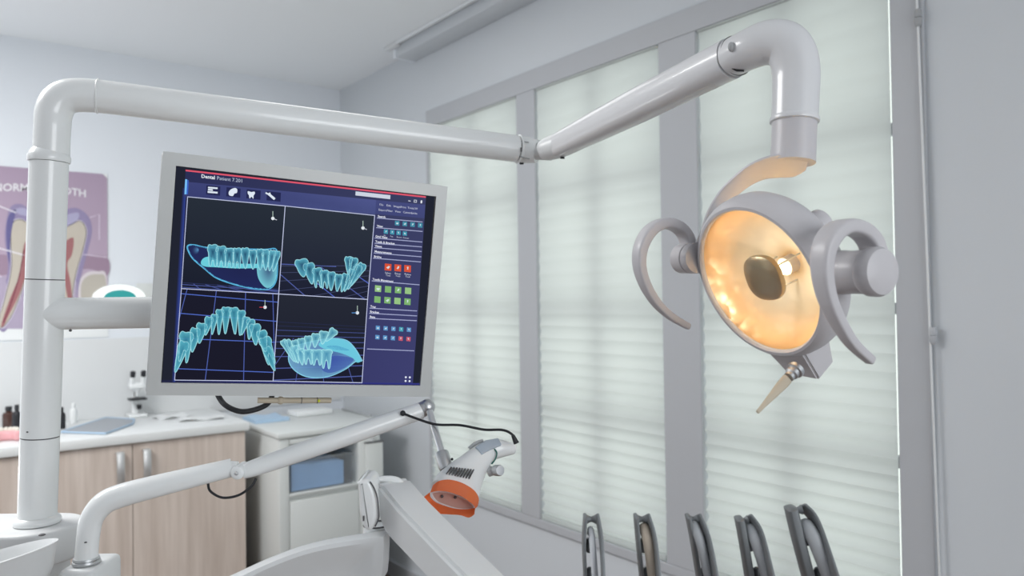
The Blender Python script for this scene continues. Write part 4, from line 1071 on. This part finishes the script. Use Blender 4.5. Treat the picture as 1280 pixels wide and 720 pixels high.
# ------------------------------------------------------------------ whitening lamp arm
t = thing('support_arm', hb_, 'slim white jointed arm crossing below the monitor and carrying the whitening lamp', 'arm')
obj('base_ring', lathe([(0, 0), (0.0170, 0), (0.0178, 0.002), (0.0170, 0.004), (0.0160, 0.0045), (0.0168, 0.006), (0.0160, 0.008), (0, 0.008)], hb_, Vector((0, 0, 1)), 36), 'steel', t)
pth = [hb_+Vector((0, 0, 0.008)), P(110, 672, 1.035), P(115, 648, 1.037), P(129, 630, 1.042), P(150, 620, 1.05), P(200, 606.5, 1.068), P(290, 584.5, 1.10)]
obj('lower_arm', tube([hb_+Vector((0, 0, 0.0065))]+pth[1:], [.0142, .0142, .0148, .0156, .0160, .0152, .0130][:len(pth)], 32, 7), 'white', t)
obj('pin_hole', ball(P(107, 678, 1.0205), 0.0012, 1.5, 1.5, .8), 'seam', t)
obj('elbow_collar', tube([P(284, 586, 1.098), P(297, 586.5, 1.10)], [.0112, .0112], 28), 'white', t)
kc = P(301, 588, 1.10)
obj('elbow_knuckle', tube([kc-fw*0.015+up*0.0, kc+fw*0.015], 0.0095, 28, dome=0.003), 'white', t)
obj('elbow_screw', ball(kc-fw*0.0172, 0.0030), 'steel', t)
u0, u1 = P(303, 590, 1.10), P(527, 513, 1.19)
obj('upper_arm', tube([u0, u0.lerp(u1, 0.1), u0.lerp(u1, 0.5), u0.lerp(u1, 0.93), u1], [.0100, .0125, .0142, .0135, .0125], 32, 6), 'white', t)
bj = P(534, 508.5, 1.19)
obj('ball_cup', tube([P(524, 514, 1.19), P(532, 509.5, 1.19)], [.0128, .0118], 28), 'steel', t)
obj('ball_joint', ball(bj, 0.0122), 'steel', t)
r0_, r1_ = P(537, 514, 1.175), P(554.5, 573, 1.13)
obj('rod', tube([r0_, r1_], 0.0052, 20), 'chrome', t)
rd = (r1_-r0_).normalized()
obj('socket', lathe([(0, 0), (0.0098, 0), (0.0105, 0.002), (0.0105, 0.024), (0.0095, 0.027), (0, 0.027)], P(552, 566, 1.135), rd, 28), 'steel', t)
obj('set_screw', ball(P(565, 574, 1.122), 0.0020), 'black', t)
cb = [P(320, 598, 1.095), P(314, 608, 1.09), P(298, 619, 1.09), P(278, 622, 1.09), P(263, 614, 1.095), P(260, 604, 1.10)]
tag(obj('arm_cable', tube(cb, 0.0018, 10, 8), 'black'), 'thin black cable loop hanging below the elbow of the slim arm', 'cable')
cb = [P(503.5, 516.5, 1.165), P(520, 523, 1.155), P(545, 530.5, 1.15), P(575, 531.5, 1.14), P(605, 537, 1.13), P(628, 537.5, 1.125), P(640, 543, 1.12), P(645, 552, 1.12)]
t2 = thing('lamp_cable', cb[0], 'thin black cable from the slim arm to the back of the whitening lamp', 'cable')
obj('wire', tube(cb, 0.0019, 10, 8), 'black', t2)
obj('plug', ball(cb[0], 0.0042), 'black', t2)
obj('strain_relief', tube([P(641, 544, 1.12), P(645.5, 554, 1.12)], [.0026, .0042], 14), 'black', t2)

# ------------------------------------------------------------------ whitening lamp head
DL = 1.13
t = thing('whitening_lamp', P(590, 590, DL), 'white teeth whitening lamp head with an orange shield hanging from the chrome rod', 'whitening lamp')
hs = [(*P(568, 617, 1.095), .0350, .030), (*P(571.5, 610, 1.10), .0345, .030), (*P(580, 597, 1.11), .0290, .027), (*P(590, 584, 1.12), .0232, .0225), (*P(602, 570, 1.13), .0180, .0185), (*P(612, 563, 1.14), .0158, .016), (*P(626, 560.5, 1.145), .0135, .013), (*P(641, 561, 1.15), .0085, .009)]
hax = (P(600, 565, 1.13)-P(563.5, 612, 1.095)).normalized()
perp = camv(0.80, 0.36, 0.0)
perp = camv(0.80, -0.60, 0.0)
wside = lambda f_: camv(0.86, -0.50, 0.0).lerp(camv(0.35, -0.94, 0), max(0, (f_-0.45)/0.55))
head = obj('body', sweep(bmesh.new(), crom(hs, 6), side=wside, n=36, power=2.3, dome=0.005), 'white', t)
# vents along the flank
bm = bmesh.new()
for k in range(9):
    f_ = k/8; x = 561+f_*28; y = 588.5+f_*4.0
    from_ = P(x+3.4, y-4.8-f_*1.5, 1.0); to_ = P(x-3.0, y+4.8+f_*0.5, 1.0)
    dsurf = 1.0785+0.0012*abs(k-4)
    p0 = P(x+3.4, y-4.8-f_*1.0, dsurf+0.0035); p1 = P(x-3.0+f_*0.5, y+4.4+f_*1.5, dsurf)
    sweep(bm, [(*p0, .0008, .004), (*p1, .0008, .004)], side=camv(1, 0, 0), n=8, power=4)
obj('vent_slots', bm, 'seam', head)
obj('display', sweep(bmesh.new(), [(*P(598, 564.0, 1.114), .0075, .0028), (*P(610, 556.5, 1.124), .0080, .0028), (*P(624, 552.5, 1.134), .0060, .0028)], side=camv(0.55, -0.75, 0.45), n=16, power=4), 'display', head)
obj('top_rib', tube(PT((586.5, 561, 1.13), (594, 554.5, 1.132), (604, 551, 1.134)), .003, 10, 4), 'silver', head)
obj('green_band', tube(PT((617.5, 561, 1.128), (621, 566, 1.124), (619, 574, 1.122), (614.5, 580, 1.122)), 0.0011, 8, 5), 'green', head)
kn = P(627, 588.5, 1.115)
obj('knob_stem', tube([P(612, 589, 1.12), P(620, 588, 1.115)], [.008, .005], 16), 'silver', t)
bm = lathe([(0, 0), (0.0075, 0.0005), (0.0080, 0.003), (0.0080, 0.012), (0.0070, 0.0145), (0, 0.015)], P(618.5, 588, 1.117), (P(635, 588, 1.09)-P(618.5, 588, 1.117)).normalized(), 24)
obj('knob', bm, 'steel', t)
# orange shield: flared skirt around the light window
def ring_px(pix, d, n_): return [P(x, y, dd) for (x, y), dd in zip(pix, d)]
topP = [(537, 603), (545, 600), (558, 599.5), (572, 602), (584, 607), (594, 615), (599, 625), (598, 631)]
bm = bmesh.new()
up_in = [(541, 607), (548, 602), (560, 600), (573, 602.5), (585, 608), (594, 615), (598.5, 624), (597, 633)]
up_out = [(537.5, 616), (545, 614), (556, 614), (568, 617), (578, 621), (586, 626.5), (592, 631.5), (594, 636)]
def strip(bm, A_, B_, dA, dB, th=0.0025, n=5):
    a_ = crom([(*P(x, y, dA),) for x, y in A_], n); b2 = crom([(*P(x, y, dB),) for x, y in B_], n)
    ra = [bm.verts.new(v) for v in a_]; rb = [bm.verts.new(v) for v in b2]
    rc = [bm.verts.new(Vector(v)+fw*th) for v in a_]; rd_ = [bm.verts.new(Vector(v)+fw*th) for v in b2]
    for k in range(len(ra)-1):
        bm.faces.new((ra[k], ra[k+1], rb[k+1], rb[k])); bm.faces.new((rc[k+1], rc[k], rd_[k], rd_[k+1]))
        bm.faces.new((rb[k], rb[k+1], rd_[k+1], rd_[k])); bm.faces.new((ra[k+1], ra[k], rc[k], rc[k+1]))
    for k in (0, len(ra)-1): bm.faces.new((ra[k], rb[k], rd_[k], rc[k]))
strip(bm, up_in, up_out, 1.062, 1.050)
lo_in = [(537.5, 616), (538, 622), (545, 628.5), (556, 633), (568, 636), (578, 637), (588, 636.5), (594, 635)]
lo_out = [(535.5, 617), (526, 626), (529, 635), (545, 641.5), (560, 643), (575, 644), (586, 647), (593, 643)]
strip(bm, lo_in, lo_out, 1.062, 1.045)
obj('orange_shield', bm, 'orange', t)
# light window inside the shield
n_ = -ray(567, 624).normalized()
win = [(540, 617), (548, 614.5), (560, 615.5), (572, 619.5), (583, 625), (590.5, 631), (592, 635.5), (584, 636.5), (572, 636), (558, 632), (546, 626.5)]
wp = sm(win, 5)
bm = bmesh.new(); f0 = [bm.verts.new(P(x, y, 1.068)) for x, y in wp]; f1 = [bm.verts.new(P(x, y, 1.085)) for x, y in wp]
bm.faces.new(f0); bm.faces.new(f1)
for k in range(len(f0)): bm.faces.new((f0[k], f0[(k+1) % len(f0)], f1[(k+1) % len(f0)], f1[k]))
wn = obj('light_window', bm, mat('window_lens', (0.58, 0.36, 0.31), 0.25), t)
obj('window_rim', tube([P(x, y, 1.065) for x, y in wp]+[P(*wp[0], 1.065)], 0.0010, 8), 'white2', t)
for x, y in ((552.5, 620.5), (569, 621.5)): obj('led_eye', ball(P(x, y, 1.066), 0.0022), 'seam', wn)

# ------------------------------------------------------------------ big delivery arm
t = thing('delivery_arm', P(472, 660, 0.98), 'thick white box section arm running down to the lower right', 'arm')
a0, a1 = P(477, 624, 0.985), P(700, 812, 0.74)
bo = P(474, 640, 0.965)
bu = (P(676, 838, 0.76)-bo).normalized()
bn = bu.cross(Vector((0, 0, 1))).normalized()
if bn.dot(fw) < 0: bn = -bn
bpx = [(464, 605.5), (473, 605.5), (499, 637), (542, 682), (579, 720), (640, 782), (705, 850), (660, 900), (580, 775), (527, 718), (490, 679), (480, 667), (474, 652), (470, 632)]
bm = bmesh.new(); f0 = [bm.verts.new(on_plane(x, y, bo, bn)) for x, y in bpx]; f1 = [bm.verts.new(v.co+bn*0.050) for v in f0]
bm.faces.new(f0); bm.faces.new(f1)
for k in range(len(f0)): bm.faces.new((f0[k], f0[(k+1) % len(f0)], f1[(k+1) % len(f0)], f1[k]))
bmesh.ops.recalc_face_normals(bm, faces=bm.faces)
bmesh.ops.bevel(bm, geom=[e_ for e_ in bm.edges if len(e_.link_faces) == 2 and e_.calc_face_angle(0) > 0.6], offset=0.005, segments=4, affect='EDGES')
obj('arm_beam', bm, 'white2', t)
# fork cover and neck
cv = [(447, 602), (453, 600), (461, 600.5), (466, 608), (469.5, 620), (471.5, 635), (471.5, 648), (468, 658), (462, 664), (455, 661), (451, 652), (448.5, 640), (447.5, 620)]
ov = Vector(); fx = rt; fy = up
oc = P(462, 630, 0.945)
ol = []
for x, y in sm(cv, 4):
    q = on_plane(x, y, oc, fw); ol.append(((q-oc).dot(rt), (q-oc).dot(up)))
obj('fork_cover', prism(ol, oc, rt, up, fw, 0.055, 0.006, 3), 'white', t)
ss = [P(462.5, 602, 0.946), P(467.5, 610, 0.946), P(471.5, 622, 0.946), P(473, 636, 0.946), P(473, 648, 0.946), P(469, 658, 0.947)]
obj('cover_seam', tube(ss, 0.0009, 8, 5), 'seam', t)
# arched rear cover
obj('rear_cover', tube([P(462, 601, 0.985), P(475, 599.5, 0.99), P(490, 599.5, 0.99), P(500, 603, 0.99), P(507, 613, 0.985)], [.0032, .0044, .0048, .0044, .0032], 14, 5, dome=0.002), 'white', t)
nk = P(471, 667, 1.005)
obj('neck', lathe([(0, -0.002), (0.0200, -0.002), (0.0180, 0.002), (0.0175, 0.011), (0, 0.011)], nk, Vector((0, 0, 1)), 32), 'white', t)
obj('neck_seam', torus(nk+Vector((0, 0, 0.0118)), Vector((0, 0, 1)), 0.0165, 0.0012), 'seam', t)
obj('pin_slot', sweep(bmesh.new(), [(*P(454.5, 645, 0.9435), .0012, .0012), (*P(454.5, 651, 0.9435), .0012, .0012)], n=8), 'seam', t)

# white moulded unit body below
ob = P(400, 700, 0.955)
cvp = [(486, 664.5), (485.5, 680), (485, 700), (484, 715), (478, 735), (470, 780), (420, 830), (300, 830), (150, 800), (150, 785), (230, 745), (290, 718.5), (335, 698), (375, 683), (410, 674), (445, 669.5), (470, 666.5)]
bm = bmesh.new()
inner = [(x+(395-x)*0.32, y+(770-y)*0.34) for x, y in cvp]
cvp = [(486.5, 663.5), (486.8, 680), (486, 700), (484.5, 714), (478, 726)]+sm([(470, 760), (420, 830), (300, 840), (215, 830), (205, 765), (235, 743), (290, 718.5), (335, 698), (375, 683), (410, 674), (445, 668)], 5, closed=False)+[(470, 664.5), (482, 663.0)]
def ringd(px, d): return [bm.verts.new(P(x, y, d)) for x, y in px]
shr = lambda k_: [(x+(380-x)*k_, y+(775-y)*k_) for x, y in cvp]
R_ = [ringd(cvp, 1.06), ringd(cvp, 0.985), ringd(shr(0.008), 0.972), ringd(shr(0.03), 0.962), ringd(shr(0.07), 0.956), ringd(shr(0.13), 0.954), ringd(shr(0.22), 0.957), ringd(shr(0.34), 0.964), ringd(shr(0.5), 0.968)]
for A, Bq in zip(R_, R_[1:]):
    for k in range(len(A)): bm.faces.new((A[k], A[(k+1) % len(A)], Bq[(k+1) % len(A)], Bq[k]))
bm.faces.new(R_[0]); bm.faces.new(R_[-1])
bmesh.ops.recalc_face_normals(bm, faces=bm.faces)
ub = obj('unit_body', bm, 'white2')

tag(ub, 'smooth white moulded unit body at the bottom carrying the thick arm', 'dental unit')

# ------------------------------------------------------------------ five instrument arms
specs = [
 dict(l=[(731.5, 645), (730, 680), (732, 730)], r=[(746.5, 645), (751.5, 675), (754.5, 730)], hose=[(738, 661), (741, 685), (744.5, 730)], hw=.0036, hm='hose_white', lab='leftmost grey instrument arm with a white hose', wl=.0020, dp=.010),
 dict(l=[(795, 645), (798, 680), (803, 730)], r=[(809.5, 645), (818, 675), (824, 730)], hose=[(805, 659), (812, 685), (818, 730)], hw=.0062, hm='hose_beige', lab='second instrument arm from the left, with a beige hose', wl=.0024, dp=.010),
 dict(l=[(860, 645), (866, 675), (875, 730)], r=[(873, 645), (885, 675), (896, 730)], hose=[(867, 655), (876, 680), (888, 730)], hw=.0052, hm='hose_grey', lab='middle grey instrument arm standing before the dark window post', wl=.0026, dp=.010),
 dict(l=[(924, 648), (930, 680), (939, 735)], r=[(936, 646), (950, 668), (966, 730)], hose=[(938, 660), (949, 685), (963, 730)], hw=.0075, hm='hose_grey', lab='fourth instrument arm from the left, with a thick grey hose', wl=.0044, dp=.011),
 dict(l=[(988.5, 635), (998, 675), (1014, 735)], r=[(1003, 633), (1020, 655), (1046, 730)], hose=[(1007, 656), (1021, 680), (1041, 730)], hw=.0085, hm='hose_grey', lab='rightmost and tallest grey instrument arm below the lamp', wl=.0060, dp=.012),
]
D0 = 0.86
for s_ in specs:
    lt, rr_ = s_['l'][0], s_['r'][0]
    t = thing('instrument_arm', P(s_['l'][-1][0], s_['l'][-1][1], D0), s_['lab'], 'instrument arm', 'instrument arms of the delivery unit')
    for nm, key, wd in (('side_rail', 'l', s_['wl']), ('side_rail', 'r', 0.0020)):
        pts = [(*P(x, y, D0-(y-640)*0.0004*(0 if key == 'l' else 1)), wd, s_['dp']) for x, y in s_[key]]
        obj(nm, sweep(bmesh.new(), crom(pts, 8), side=rt, n=16, power=3.5, dome=0.002), 'grey', t)
    # waisted roller between the rails at the top
    ta, tb = P(lt[0]+1, lt[1]+4, D0), P(rr_[0]-1, rr_[1]+4, D0)
    L_ = (tb-ta).length; dr = (tb-ta).normalized()
    obj('top_roller', lathe([(0, 0), (0.0055, 0), (0.0040, L_*0.25), (0.0030, L_*0.5), (0.0040, L_*0.75), (0.0055, L_), (0, L_)], ta, dr, 20), 'grey', t)
    hp = s_['hose']; w_ = s_['hw']
    pts = [(*P(hp[0][0]-1.5, hp[0][1]+6, D0+0.006), w_*0.7, w_*0.7), (*P(*hp[0], D0-0.002), w_*0.85, w_*0.85), (*P(hp[0][0]*0.6+hp[1][0]*0.4+0.6, hp[0][1]*0.6+hp[1][1]*0.4, D0-0.008), w_, w_), (*P(*hp[1], D0-0.013), w_, w_), (*P(*hp[2], D0-0.022), w_, w_)]
    obj('hose', sweep(bmesh.new(), crom(pts, 6), n=20, dome=w_*0.4), s_['hm'], t)
    # dark inner lever and rollers between the rails
    m1 = lerp2(s_['l'][1], s_['r'][1], 0.28); m2 = lerp2(s_['l'][2], s_['r'][2], 0.28)
    m0 = lerp2(s_['l'][0], s_['r'][0], 0.4)
    for f_, ln in ((0.05, 0.020),):
        c0_ = P(m1[0], m1[1]-4, D0+0.006); c1_ = P(m1[0]+(m2[0]-m1[0])*0.30, m1[1]+10, D0+0.006)
        obj('inner_lever', sweep(bmesh.new(), [(*c0_, .0032, .004), (*c1_, .0036, .004)], side=rt, n=14, power=3, dome=0.002), 'grey', t)
    c0_ = P(m2[0]-(1), 712, D0+0.004); c1_ = P(m2[0]+1, 745, D0+0.004)
    obj('handpiece_head', sweep(bmesh.new(), crom([(*c0_, .0040, .0045), (*c0_.lerp(c1_, .3), .0058, .0055), (*c1_, .0060, .0060)], 4), side=rt, n=18, dome=0.003), 'grey_dark', t)
